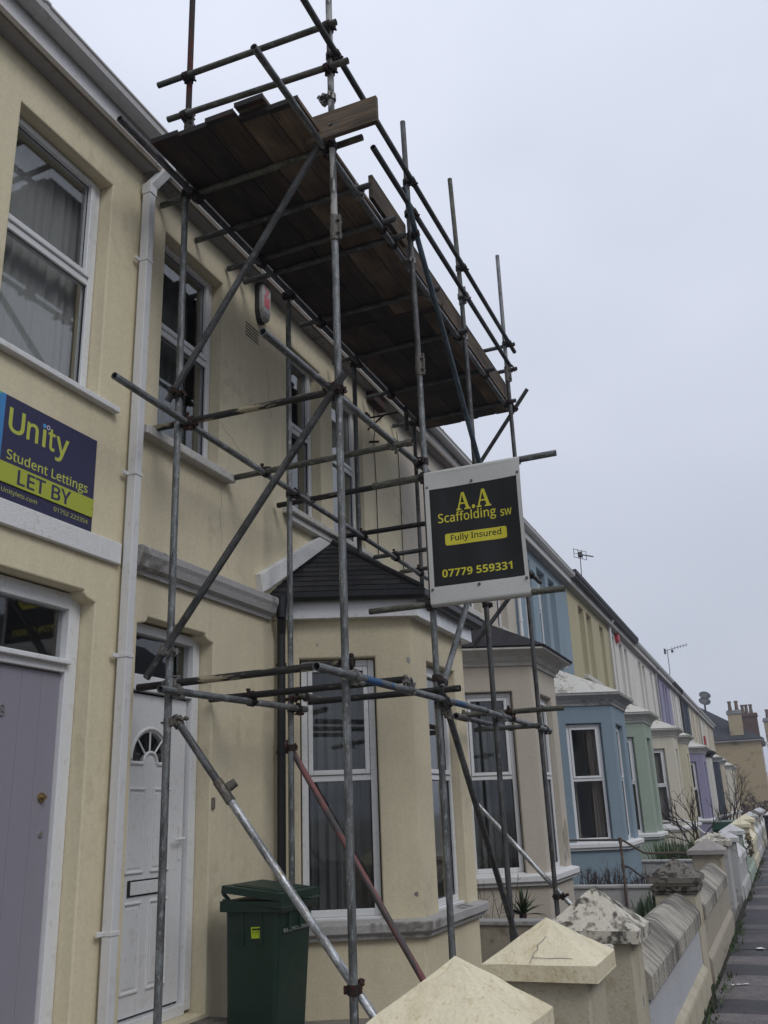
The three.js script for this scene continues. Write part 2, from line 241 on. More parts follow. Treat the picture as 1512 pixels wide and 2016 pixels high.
// a wall plane: u to the right seen from outside, y up, w outwards
function plane(ox, oz, dx, dz) {
  const L = Math.hypot(dx, dz); dx /= L; dz /= L;
  const m = new THREE.Matrix4().makeBasis(V(dx, 0, dz), V(0, 1, 0), V(-dz, 0, dx)).setPosition(ox, 0, oz);
  return { m, L, at: (u, y, w) => V(u, y, w).applyMatrix4(m), put: (g) => g.applyMatrix4(m) };
}
const FACE = plane(-3.8, 0, 0, -1);   // facade: u = -z
function rectPath(u0, u1, y0, y1) { return [[u0, y0], [u1, y0], [u1, y1], [u0, y1]]; }
function shouldered(u0, u1, y0, y1, s = 0.11) { const pts = [[u0, y0], [u1, y0], [u1, y1 - 0.06]]; for (let i = 0; i <= 4; i++) { const a = (i / 4) * Math.PI / 2; pts.push([u1 - s * 0.35 - s * 0.65 * Math.sin(a), y1 - 0.05 + 0.05 * (1 - Math.cos(a))]); } for (let i = 4; i >= 0; i--) { const a = (i / 4) * Math.PI / 2; pts.push([u0 + s * 0.35 + s * 0.65 * Math.sin(a), y1 - 0.05 + 0.05 * (1 - Math.cos(a))]); } pts.push([u0, y1 - 0.06]); return pts; }
const toShape = (pts, S = THREE.Shape) => { const s = new S(); pts.forEach(([a, b], i) => (i ? s.lineTo(a, b) : s.moveTo(a, b))); s.closePath(); return s; };
function slab(pl, pts, w0, w1, holes = [], bevel = 0) {
  const s = toShape(pts); for (const h of holes) s.holes.push(toShape(h, THREE.Path));
  const g = new THREE.ExtrudeGeometry(s, bevel ? { depth: w1 - w0 - bevel, bevelEnabled: true, bevelSize: bevel, bevelOffset: -bevel, bevelThickness: bevel, bevelSegments: 2, curveSegments: 8 } : { depth: w1 - w0, bevelEnabled: false, curveSegments: 8 });
  g.translate(0, 0, w0); return metres(pl.put(g));
}
const pbox = (pl, u0, u1, y0, y1, w0, w1, r = 0) => { const g = box(u0, y0, w0, u1, y1, w1, r); return pl.put(g); };
// profile [[out, y], ...] swept along a plan path [[x, z], ...]; ends stay in the facade plane
function sweep(profile, path, endFlat = true) {
  const n = path.length, off = (i, o) => {
    const dir = (a, b) => { const dx = path[b][0] - path[a][0], dz = path[b][1] - path[a][1], L = Math.hypot(dx, dz); return [dx / L, dz / L]; };
    if (i > 0 && i < n - 1) { const a = dir(i - 1, i), b = dir(i, i + 1), n1 = [-a[1], a[0]], n2 = [-b[1], b[0]], m = [n1[0] + n2[0], n1[1] + n2[1]], k = o / (1 + n1[0] * n2[0] + n1[1] * n2[1]); return [path[i][0] + m[0] * k, path[i][1] + m[1] * k]; }
    const d = i ? dir(n - 2, n - 1) : dir(0, 1), nn = [-d[1], d[0]], p = [path[i][0] + nn[0] * o, path[i][1] + nn[1] * o];
    if (endFlat && Math.abs(d[0]) > 0.05) { const t = (path[i][0] - p[0]) / d[0]; return [p[0] + d[0] * t, p[1] + d[1] * t]; }
    return p;
  };
  const pos = [], m = profile.length;
  const P = (i, k) => { const q = off(i, profile[k][0]); return [q[0], profile[k][1], q[1]]; };
  for (let i = 0; i < n - 1; i++) for (let k = 0; k < m; k++) { const k2 = (k + 1) % m, a = P(i, k), b = P(i + 1, k), c = P(i + 1, k2), d = P(i, k2); pos.push(...a, ...b, ...c, ...a, ...c, ...d); }
  for (const i of [0, n - 1]) { const tri = THREE.ShapeUtils.triangulateShape(profile.map((q) => new THREE.Vector2(q[0], q[1])), []); for (const t of tri) for (const k of i ? t : [t[0], t[2], t[1]]) pos.push(...P(i, k)); }
  const g = new THREE.BufferGeometry(); g.setAttribute('position', new THREE.Float32BufferAttribute(pos, 3)); g.computeVertexNormals(); return metres(g);
}
// flat convex panel with thickness; points in order seen from its top
function sheet(pts, t, m) {
  const v = pts.map((p) => V(...p)), nn = v[1].clone().sub(v[0]).cross(v[2].clone().sub(v[0])).normalize(), lo = v.map((p) => p.clone().addScaledVector(nn, -t)), pos = [];
  const tri = (a, b, c) => pos.push(a.x, a.y, a.z, b.x, b.y, b.z, c.x, c.y, c.z);
  for (let i = 1; i < v.length - 1; i++) { tri(v[0], v[i], v[i + 1]); tri(lo[0], lo[i + 1], lo[i]); }
  for (let i = 0; i < v.length; i++) { const j = (i + 1) % v.length; tri(v[i], lo[i], lo[j]); tri(v[i], lo[j], v[j]); }
  const g = new THREE.BufferGeometry(); g.setAttribute('position', new THREE.Float32BufferAttribute(pos, 3)); g.computeVertexNormals(); return metres(g);
}
function drape(pl, u0, u1, y0, y1, w, folds, amp, seed) { // hanging cloth, gathered unevenly
  const nx = folds * 8, r = rng(seed * 7 + 3), off = [], pos = [], idx = [], ny = 3; let ph = r() * 6;
  const wid = Array.from({ length: folds + 2 }, () => 0.55 + r());
  for (let i = 0; i <= nx; i++) { const k = i / 8, q = wid[Math.floor(k)]; ph += 6.283 / 8 * (1.35 - 0.5 * q); off.push(amp * q * Math.sin(ph) + amp * 0.35 * Math.sin(ph * 2.3 + 1)); }
  for (let j = 0; j <= ny; j++) for (let i = 0; i <= nx; i++) { const t = i / nx, s = j / ny; pos.push(u0 + (u1 - u0) * t + amp * 0.3 * Math.sin(i * 1.7 + j), y0 + (y1 - y0) * s, w + off[i] * (1 - 0.45 * s) + amp * 0.25 * Math.sin(i * 0.4 + j * 1.3)); }
  for (let j = 0; j < ny; j++) for (let i = 0; i < nx; i++) { const a = j * (nx + 1) + i, b = a + 1, c = b + nx + 1, d = a + nx + 1; idx.push(a, b, c, a, c, d); }
  const g = new THREE.BufferGeometry(); g.setAttribute('position', new THREE.Float32BufferAttribute(pos, 3)); g.setIndex(idx); g.computeVertexNormals(); g.setAttribute('uv', new THREE.Float32BufferAttribute(new Float32Array((pos.length / 3) * 2), 2)); return strip(pl.put(g).toNonIndexed());
}
// two-light window: frame, opening casement, panes, curtain
let wseed = 1;
function windowUnit(house, pl, u0, u1, y0, y1, o = {}) {
  const g = sub(house, o.name || 'window'), w0 = o.w0 ?? -0.17, w1 = w0 + 0.065, f = o.f ?? 0.055, ym = o.ym ?? y0 + (y1 - y0) * 0.53, fm = o.m || M.upvc;
  const bars = [pbox(pl, u0, u0 + f, y0, y1, w0, w1, 0.006), pbox(pl, u1 - f, u1, y0, y1, w0, w1, 0.006), pbox(pl, u0 + f, u1 - f, y1 - f, y1, w0, w1, 0.006), pbox(pl, u0 + f, u1 - f, y0, y0 + f, w0, w1, 0.006), pbox(pl, u0 + f, u1 - f, ym - 0.025, ym + 0.025, w0, w1 - 0.004, 0.006)];
  part(g, 'frame', bars, fm);
  const c = 0.04, a = u0 + f + 0.003, b = u1 - f - 0.003, t0 = ym + 0.028, t1 = y1 - f - 0.003, wc = w1 + 0.012;
  if (!o.plain) part(g, 'casement', [pbox(pl, a, a + c, t0, t1, w0 + 0.01, wc, 0.006), pbox(pl, b - c, b, t0, t1, w0 + 0.01, wc, 0.006), pbox(pl, a + c, b - c, t1 - c, t1, w0 + 0.01, wc, 0.006), pbox(pl, a + c, b - c, t0, t0 + c, w0 + 0.01, wc, 0.006)], fm);
  const k = o.plain ? 0 : c - 0.004, gw = (w0 + w1) / 2;
  for (const [p, q, r, s] of [[a + k, b - k, t0 + k, t1 - k], [a, b, y0 + f - 0.003, ym - 0.022]]) {
    part(g, 'pane', pbox(pl, p - 0.004, q + 0.004, r - 0.004, s + 0.004, gw - 0.002, gw + 0.002), M.glass);
    part(g, 'gasket', [pbox(pl, p - 0.003, p + 0.006, r, s, gw + 0.004, gw + 0.012), pbox(pl, q - 0.006, q + 0.003, r, s, gw + 0.004, gw + 0.012), pbox(pl, p + 0.006, q - 0.006, s - 0.006, s + 0.003, gw + 0.004, gw + 0.012), pbox(pl, p + 0.006, q - 0.006, r - 0.003, r + 0.006, gw + 0.004, gw + 0.012)], M.gasket);
  }
  if (o.sillBar !== false) part(g, 'frame_sill', pbox(pl, u0 - 0.01, u1 + 0.01, y0 - 0.035, y0, w0, w1 + 0.05, 0.008), fm);
  const cm = o.curtain ?? 'net';
  if (cm === 'net') part(g, 'curtain', drape(pl, u0 + 0.02, u1 - 0.02, y0 + 0.01, y1 - 0.02, w0 - 0.09, 12, 0.013, wseed++), M.curtain);
  if (cm === 'dim') part(g, 'curtain', drape(pl, u0 + 0.02, u1 - 0.02, y0 + 0.01, y1 - 0.02, w0 - 0.16, 9, 0.022, wseed++), M.curtainDim);
  if (cm === 'sides') { const q = (u1 - u0) * 0.24; part(g, 'curtain', drape(pl, u0 + 0.01, u0 + q, y0 + 0.01, y1 - 0.02, w0 - 0.09, 3, 0.025, wseed++), M.curtainDark); part(g, 'curtain', drape(pl, u1 - q * 1.5, u1 - 0.01, y0 + 0.01, y1 - 0.02, w0 - 0.09, 4, 0.025, wseed++), M.curtainDark); }
  if (cm === 'blind') part(g, 'blind', pbox(pl, u0 + 0.03, u1 - 0.03, y0 + (o.drop ?? 0.02), y1 - 0.03, w0 - 0.06, w0 - 0.055), M.blind);
  return g;
}

// ---------------------------------------------------------------- ground
{
  const g = structure('ground', 'flat dull ground beyond the street reaching the horizon', 'ground');
  const s = new THREE.PlaneGeometry(1200, 1200); s.rotateX(-Math.PI / 2); s.translate(0, -0.16, -150); part(g, 'ground_sheet', metres(s), M.concrete);
  const rd = structure('road', 'grey asphalt carriageway running beside the pavement', 'road'); part(rd, 'road_surface', box(1.42, -0.4, 20, 8.2, -0.11, -90), M.asphalt);
  const kb = structure('kerb', 'grey stone kerb along the edge of the pavement', 'kerb', [1.3, 0, -30]);
  for (let z = 6; z > -69; z -= 0.92) part(kb, 'kerb_stone', box(1.28, -0.3, z, 1.415, 0.0 + 0.004 * Math.sin(z * 9), z - 0.912, 0.012), M.kerb);
  const bed = structure('front_gardens', 'strip of concrete and bare earth between the terrace and its front walls', 'garden'); part(bed, 'earth', box(-3.82, -0.3, 8, -1.28, 0.09, -68.4), M.soil);
  part(bed, 'path', box(-3.8, 0, 8, -1.25, 0.115, -9.9), M.concrete);
  for (const [a, b] of [[-13.7, -15.2], [-15.5, -16.9], [-24, -26], [-26.2, -27.2]]) part(bed, 'path', box(-3.8, 0, a, -0.85, 0.12, b), M.concrete);
  const far = structure('far_pavement', 'pavement on the other side of the road', 'pavement'); part(far, 'paving', box(8.2, -0.3, 20, 10.4, 0.0, -80), M.concrete);
  const pv = structure('pavement', 'dark damp paving slabs laid in rows along the garden walls', 'pavement', [0.2, 0, -20]);
  part(pv, 'bedding', box(-0.86, -0.3, 6, 1.275, -0.035, -70), M.asphalt);
  const r = rng(5), ms = [M.slabA, M.slabB, M.slabA, M.slabD, M.slabB];
  let z = 3.0, row = 0;
  while (z > -44) {
    const L = z > -14 ? 0.5 + 0.16 * r() : 0.62; let x = -0.855; const first = row % 2 ? 0.98 : 0.62, cols = [first, 0.74, 2.13 - first - 0.74];
    const rowM = r() < 0.24 ? M.slabC : r() < 0.5 ? M.slabD : null;
    for (const c of cols) { const m = rowM && r() < 0.85 ? rowM : ms[Math.floor(r() * ms.length)]; const dy = (r() - 0.5) * 0.008; part(pv, 'slab', box(x + 0.005, -0.06, z - 0.005, x + c - 0.005, dy, z - L + 0.005, 0.006), m); x += c; }
    z -= L; row++;
  }
  part(pv, 'paving', box(-0.855, -0.06, z, 1.27, 0, -70), M.slabA);
}

// ---------------------------------------------------------------- houses
const EAVE = 6.35;
function shell(h, z0, z1, back = -9.5, first) { // inner faces: party walls, back wall, floors, roof
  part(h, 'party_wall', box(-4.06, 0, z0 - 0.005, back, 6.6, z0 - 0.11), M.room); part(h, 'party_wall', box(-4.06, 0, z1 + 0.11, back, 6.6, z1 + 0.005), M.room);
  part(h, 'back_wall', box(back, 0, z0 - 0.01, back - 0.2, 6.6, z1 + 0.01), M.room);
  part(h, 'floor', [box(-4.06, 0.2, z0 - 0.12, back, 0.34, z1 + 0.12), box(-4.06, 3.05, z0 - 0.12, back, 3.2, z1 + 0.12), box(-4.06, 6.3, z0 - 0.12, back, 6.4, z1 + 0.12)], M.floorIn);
}
function roofOf(h, z0, z1, m = M.roofBack, over = -3.6) {
  const e = 6.6, rx = -6.8, ry = 8.75, bx = -9.9;
  part(h, 'roof', [sheet([[over, e, z0 - 0.004], [over, e, z1 + 0.004], [rx, ry, z1 + 0.004], [rx, ry, z0 - 0.004]], 0.05), sheet([[rx, ry, z0 - 0.004], [rx, ry, z1 + 0.004], [bx, e, z1 + 0.004], [bx, e, z0 - 0.004]], 0.05)], m);
}
function eaves(h, z0, z1, o = {}) { // soffit, mould, fascia board, gutter with joints
  const a = z0 - 0.003, b = z1 + 0.003;
  part(h, 'soffit', box(-3.84, EAVE, a, -3.69, EAVE + 0.03, b), o.soffit || M.soffit);
  part(h, 'soffit_mould', box(-3.688, EAVE - 0.004, a, -3.664, EAVE + 0.05, b, 0.006), o.edge || M.soffitEdge);
  part(h, 'fascia', box(-3.72, EAVE + 0.03, a, -3.672, 6.62, b), o.fascia || M.trimWhite);
  const gm = o.gutter || M.gutterGrey, prof = [[0, 6.545], [0.02, 6.53], [0.075, 6.53], [0.105, 6.555], [0.112, 6.60], [0.122, 6.605], [0.122, 6.62], [0.108, 6.62], [0.1, 6.565], [0.07, 6.542], [0.02, 6.542], [0.008, 6.555], [0.008, 6.62], [0, 6.62]];
  const gut = part(h, 'gutter', sweep(prof, [[-3.671, z0 - 0.003], [-3.671, z1 + 0.003]], false), gm);
  for (let z = z0 - 1.05; z > z1 + 0.2; z -= 1.95) part(gut, 'gutter_joint', sweep(prof.map(([x, y]) => [x * 1.04, 6.575 + (y - 6.575) * 1.12]), [[-3.6705, z], [-3.6705, z - 0.045]], false), gm);
  return gut;
}
// square downpipe with brackets
function squarePipe(h, x, z, y0, y1, m, s = 0.034, clips = []) {
  const p = part(h, 'downpipe', box(x - s, y0, z + s, x + s, y1, z - s, 0.006), m);
  for (const y of clips) part(p, 'bracket', [box(x - s - 0.004, y - 0.014, z + s + 0.05, x - s + 0.012, y + 0.014, z - s - 0.02, 0.003), box(x - s - 0.003, y - 0.012, z + s + 0.005, x + s + 0.005, y + 0.012, z - s - 0.005, 0.003)], m);
  return p;
}
function doorway(h, u0, u1, y0, y1) { part(h, 'doorstep', box(-3.9, 0.05, -u0 + 0.02, -3.45, y0 - 0.05, -u1 - 0.02, 0.012), M.concrete); }

// plain panelled front door with fanlight for the farther houses
function simpleDoor(h, u0, u1, m) {
  const pl = FACE, w = -0.16; const d = sub(h, 'door');
  part(d, 'door_frame', [pbox(pl, u0, u0 + 0.07, 0.36, 2.92, w - 0.03, w + 0.05, 0.006), pbox(pl, u1 - 0.07, u1, 0.36, 2.92, w - 0.03, w + 0.05, 0.006), pbox(pl, u0 + 0.07, u1 - 0.07, 2.85, 2.92, w - 0.03, w + 0.05, 0.006), pbox(pl, u0 + 0.07, u1 - 0.07, 2.42, 2.5, w - 0.03, w + 0.05, 0.006)], M.upvc);
  part(d, 'door_leaf', pbox(pl, u0 + 0.075, u1 - 0.075, 0.38, 2.415, w - 0.02, w + 0.02, 0.004), m);
  part(d, 'fanlight', pbox(pl, u0 + 0.075, u1 - 0.075, 2.505, 2.845, w, w + 0.005), M.glass);
  part(d, 'handle', pbox(pl, u1 - 0.16, u1 - 0.13, 1.3, 1.45, w + 0.02, w + 0.05, 0.008), M.steel);
}
function bayPath(b) { const s = b.s; return [[-3.8, b.f0 + s], [-3.8 + b.p, b.f0], [-3.8 + b.p, b.f1], [-3.8, b.f1 - s]]; }
function bayWalls(h, b, m, o) {
  const P = bayPath(b), faces = [[P[0], P[1]], [P[1], P[2]], [P[2], P[3]]];
  faces.forEach(([a, c], i) => {
    const pl = plane(a[0], a[1], c[0] - a[0], c[1] - a[1]), L = pl.L, top = o.top - i * 0.002;
    const wo = i === 1 ? o.front : o.side, uw0 = i === 2 ? L - wo[1] : wo[0], uw1 = i === 2 ? L - wo[0] : wo[1];
    part(h, 'bay_wall', slab(pl, rectPath(0, L, 0.02, top), -0.2, 0, [rectPath(uw0, uw1, o.y0, o.y1)], 0.012), m);
    windowUnit(h, pl, uw0 + 0.01, uw1 - 0.01, o.y0 + 0.03, o.y1 - 0.01, { name: 'bay_window', w0: -0.15, curtain: o.curtain, ym: o.ym, m: o.frame });
  });
}
const sillProfile = (y0, y1, out = 0.09) => [[-0.02, y0], [out * 0.55, y0], [out * 0.6, y0 + 0.025], [out * 0.85, y0 + 0.04], [out, y0 + 0.05], [out, y1 - 0.012], [out * 0.9, y1], [-0.02, y1 + 0.02]];
const cornice = (y0, y1, out = 0.2) => { const h = y1 - y0; return [[-0.03, y0], [0.025, y0], [0.03, y0 + h * 0.2], [out * 0.25, y0 + h * 0.28], [out * 0.35, y0 + h * 0.5], [out * 0.7, y0 + h * 0.72], [out * 0.95, y0 + h * 0.78], [out, y0 + h * 0.82], [out, y1], [-0.03, y1 + 0.004]]; };
function offsetPath(b, o) { const g = bayPath(b), s2 = b.s / b.p, e = -3.8; const k = o * (Math.sqrt(1 + s2 * s2) - s2); return [[e, g[0][1] + o * Math.sqrt(1 + s2 * s2)], [e + b.p + o, g[1][1] + k], [e + b.p + o, g[2][1] - k], [e, g[3][1] - o * Math.sqrt(1 + s2 * s2)]]; }

// --- the general terraced house of the row
const TYPES = {};
function terraced(o) {
  const { z0, z1 } = o, h = thing(o.name || 'terraced_house', o.label, 'house', [-3.8, 0, (z0 + z1) / 2], 'houses of the painted terrace');
  const U0 = -z0, U1 = -z1, dr = o.door, hd = o.head ?? 6.1, si = o.sill ?? 4.42, low = o.lower || o.wall;
  const P = bayPath(o.bay);
  part(h, 'upper_wall', slab(FACE, rectPath(U0, U1, 3.22, 6.36), -0.25, 0, o.windows.map(([a, b]) => rectPath(a, b, si, hd)), 0.01), o.wall);
  part(h, 'lower_wall', slab(FACE, rectPath(U0, U1, 0, 3.22), -0.25, 0, [shouldered(dr[0], dr[1], 0.36, 2.95), rectPath(-P[0][1] + 0.16, -P[3][1] - 0.16, 0.4, 3.1)]), low);
  shell(h, z0, z1); roofOf(h, z0, z1, o.roof);
  eaves(h, z0, z1, o.eaves || {});
  part(h, 'string_course', pbox(FACE, U0 + 0.002, U1 - 0.002, 3.2, 3.36, -0.02, 0.07, 0.012), o.trim || M.trimWhite);
  const wins = o.windows.slice();
  wins.forEach(([a, b], i) => { windowUnit(h, FACE, a, b, si + 0.03, hd, { w0: -0.19, curtain: o.cur?.[i] ?? (i % 2 ? 'net' : 'sides'), m: o.frame }); });
  for (const [a, b] of o.sills) part(h, 'window_sill', pbox(FACE, a - 0.1, b + 0.1, si - 0.1, si, -0.16, 0.1, 0.012), o.sillM || M.trimDirty);
  simpleDoor(h, dr[0] + 0.005, dr[1] - 0.005, o.doorM || M.doorWhite); doorway(h, dr[0], dr[1], 0.4);
  const y1 = o.bay.y1 ?? 3.06, y0 = o.bay.y0 ?? 0.97, sideL = Math.hypot(o.bay.p, o.bay.s), fl = Math.abs(o.bay.f1 - o.bay.f0);
  bayWalls(h, o.bay, o.bayM || low, { top: 3.42, y0, y1, side: o.bay.side || [sideL * 0.2, sideL * 0.78], front: o.bay.front || [fl * 0.22, fl * 0.78], curtain: o.bay.curtain ?? 'sides', ym: y0 + (y1 - y0) * 0.52, frame: o.frame });
  part(h, 'bay_sill', sweep(sillProfile(y0 - 0.12, y0), P), o.baySill || M.trimWhite);
  part(h, 'bay_cornice', sweep(cornice(3.38, 3.6, o.bay.out ?? 0.2), P), o.corniceM || M.trimDirty);
  const e = offsetPath(o.bay, (o.bay.out ?? 0.2) + 0.02), ty = o.bay.top ?? 4.2, ye = 3.605, tx = -3.8, a0 = e[0][1] - 0.75, a1 = e[3][1] + 0.75;
  part(h, 'bay_roof', [sheet([[e[0][0], ye, e[0][1]], [e[1][0], ye, e[1][1]], [tx, ty, a0]], 0.04), sheet([[e[1][0], ye, e[1][1]], [e[2][0], ye, e[2][1]], [tx, ty, a1], [tx, ty, a0]], 0.04), sheet([[e[2][0], ye, e[2][1]], [e[3][0], ye, e[3][1]], [tx, ty, a1]], 0.04)], o.bayRoof || M.roofWhite);
  if (o.pipe) { const z = o.pipe; const p = part(h, 'downpipe', rod(V(-3.745, 0.1, z), V(-3.745, 6.35, z), 0.036, 0.036, 10), o.pipeM || M.pipeWhite); part(p, 'bracket', [rod(V(-3.745, 4.7, z), V(-3.745, 4.74, z), 0.045, 0.045, 10), rod(V(-3.745, 2.2, z), V(-3.745, 2.24, z), 0.045, 0.045, 10), rod(V(-3.745, 6.35, z), V(-3.62, 6.53, z), 0.036, 0.036, 10)], o.pipeM || M.pipeWhite); }
  return h;
}

// --- house with the grey door (number 28), only its right-hand end in view
{
  const h = thing('terraced_house', 'cream rendered house with lilac grey front door numbered 28', 'house', [-3.8, 0, -2], 'houses of the painted terrace');
  part(h, 'upper_wall', slab(FACE, rectPath(-1.6, 4.71, 3.22, 6.36), -0.25, 0, [rectPath(3.478, 4.377, 4.27, 6.012)], 0.01), M.cream);
  part(h, 'lower_wall', slab(FACE, rectPath(-1.6, 4.71, 0, 3.22), -0.25, 0, [shouldered(3.5, 4.478, 0.42, 2.99)], 0.01), M.cream);
  shell(h, 1.6, -4.71); roofOf(h, 1.6, -4.71); eaves(h, 1.6, -4.708);
  part(h, 'string_course', pbox(FACE, -1.6, 4.66, 3.215, 3.36, -0.02, 0.035, 0.008), M.trimWhite);
  windowUnit(h, FACE, 3.44, 4.372, 4.33, 6.06, { w0: -0.17, ym: 5.19, f: 0.06, plain: false });
  part(h, 'window_sill', pbox(FACE, 3.36, 4.54, 4.25, 4.292, -0.16, 0.055, 0.008), M.trimWhite);
  squarePipe(h, -3.735, -4.71, 0.1, 6.2, M.pipeWhite, 0.035, [5.55, 3.86, 2.62, 1.0]);
  part(h, 'swan_neck', [obox(V(-3.735, 6.2, -4.71), V(-3.64, 6.4, -4.80), 0.036), box(-3.776, 6.13, -4.669, -3.694, 6.225, -4.751, 0.006), box(-3.683, 6.375, -4.757, -3.597, 6.46, -4.843, 0.006), box(-3.675, 6.45, -4.765, -3.605, 6.55, -4.835, 0.006)], M.pipeWhite);
  const d = sub(h, 'door', 'lilac grey painted boarded door'), pl = FACE, w = -0.16;
  part(d, 'door_frame', [pbox(pl, 4.375, 4.475, 0.42, 2.98, w - 0.04, w + 0.05, 0.006), pbox(pl, 3.505, 3.575, 0.42, 2.98, w - 0.04, w + 0.05, 0.006), pbox(pl, 3.575, 4.375, 2.88, 2.98, w - 0.04, w + 0.05, 0.006), pbox(pl, 3.575, 4.375, 2.49, 2.575, w - 0.04, w + 0.05, 0.006), pbox(pl, 3.575, 4.39, 2.535, 2.565, w + 0.05, w + 0.085, 0.006)], M.upvc);
  part(d, 'fanlight', pbox(pl, 3.58, 4.37, 2.58, 2.875, w - 0.005, w), M.glass);
  const edges = [3.58, 3.74, 3.9, 4.06, 4.22, 4.37];
  for (let i = 0; i < 5; i++) part(d, 'door_board', pbox(pl, edges[i] + 0.0008, edges[i + 1] - 0.0008, 0.47, 2.485, w - 0.025, w + 0.018, 0.003), M.doorGrey);
  part(d, 'door_core', pbox(pl, 3.58, 4.37, 0.47, 2.485, w - 0.03, w - 0.006), M.doorGrey);
  const lk = rod(pl.at(4.285, 1.765, w + 0.018), pl.at(4.285, 1.765, w + 0.03), 0.028, 0.026, 14);
  part(d, 'lock', [lk, rod(pl.at(4.285, 1.765, w + 0.03), pl.at(4.285, 1.765, w + 0.055), 0.014, 0.012, 10)], M.brass);
  part(d, 'key_plate', rod(pl.at(4.30, 1.565, w + 0.018), pl.at(4.30, 1.565, w + 0.03), 0.017, 0.015, 12), M.steel);
  part(d, 'glazed_slot', [pbox(pl, 3.70, 3.725, 1.66, 1.98, w + 0.018, w + 0.028, 0.003), pbox(pl, 3.80, 3.825, 1.66, 1.98, w + 0.018, w + 0.028, 0.003)], M.gasket);
  doorway(h, 3.48, 4.5, 0.44);
  numerals28 = { d, pl, w };
}

// --- the scaffolded house
function clipPoly(poly, clip) { // Sutherland-Hodgman, clip is convex and anticlockwise
  let out = poly;
  for (let i = 0; i < clip.length; i++) {
    const a = clip[i], b = clip[(i + 1) % clip.length], inp = out; out = [];
    const side = (p) => (b[0] - a[0]) * (p[1] - a[1]) - (b[1] - a[1]) * (p[0] - a[0]);
    for (let j = 0; j < inp.length; j++) { const p = inp[j], q = inp[(j + 1) % inp.length], sp = side(p), sq = side(q); if (sp >= 0) out.push(p); if ((sp >= 0) !== (sq >= 0)) { const t = sp / (sp - sq); out.push([p[0] + (q[0] - p[0]) * t, p[1] + (q[1] - p[1]) * t]); } }
  }
  return out;
}
function slates(parent, pts, gauge, width, seed) { // pts: eave start, eave end, then round the top
  const v = pts.map((p) => V(...p)), ex = v[1].clone().sub(v[0]).normalize(), nn = ex.clone().cross(v[2].clone().sub(v[0])).normalize(), ey = nn.clone().cross(ex), r = rng(seed);
  const flat = v.map((p) => { const d = p.clone().sub(v[0]); return [d.dot(ex), d.dot(ey)]; }), H = Math.max(...flat.map((p) => p[1])), xs = flat.map((p) => p[0]), X0 = Math.min(...xs), X1 = Math.max(...xs);
  let i = 0;
  for (let y = -0.02; y < H - 0.01; y += gauge, i++) for (let x = X0 - (i % 2 ? width / 2 : 0); x < X1; x += width) {
    const poly = clipPoly([[x + 0.0015, y], [x + width - 0.0015, y], [x + width - 0.0015, y + gauge * 1.35], [x + 0.0015, y + gauge * 1.35]], i ? flat : [[flat[0][0], -0.03], [flat[1][0], -0.03], ...flat.slice(1), flat[0]].filter((_, k) => k !== 99));
    if (poly.length < 3) continue;
    let area = 0; poly.forEach((p, k) => { const q = poly[(k + 1) % poly.length]; area += p[0] * q[1] - q[0] * p[1]; }); if (Math.abs(area) < 0.002) continue;
    const lift = (p) => 0.010 * (1 - (p[1] - y) / (gauge * 1.35)) + 0.004 + 0.002 * r();
    const top = poly.map((p) => { const q = v[0].clone().addScaledVector(ex, p[0]).addScaledVector(ey, p[1]).addScaledVector(nn, lift(p)); return [q.x, q.y, q.z]; });
    part(parent, 'slate', sheet(top, 0.006), [M.slate, M.slate2, M.slate3][Math.floor(r() * 3)]);
  }
}
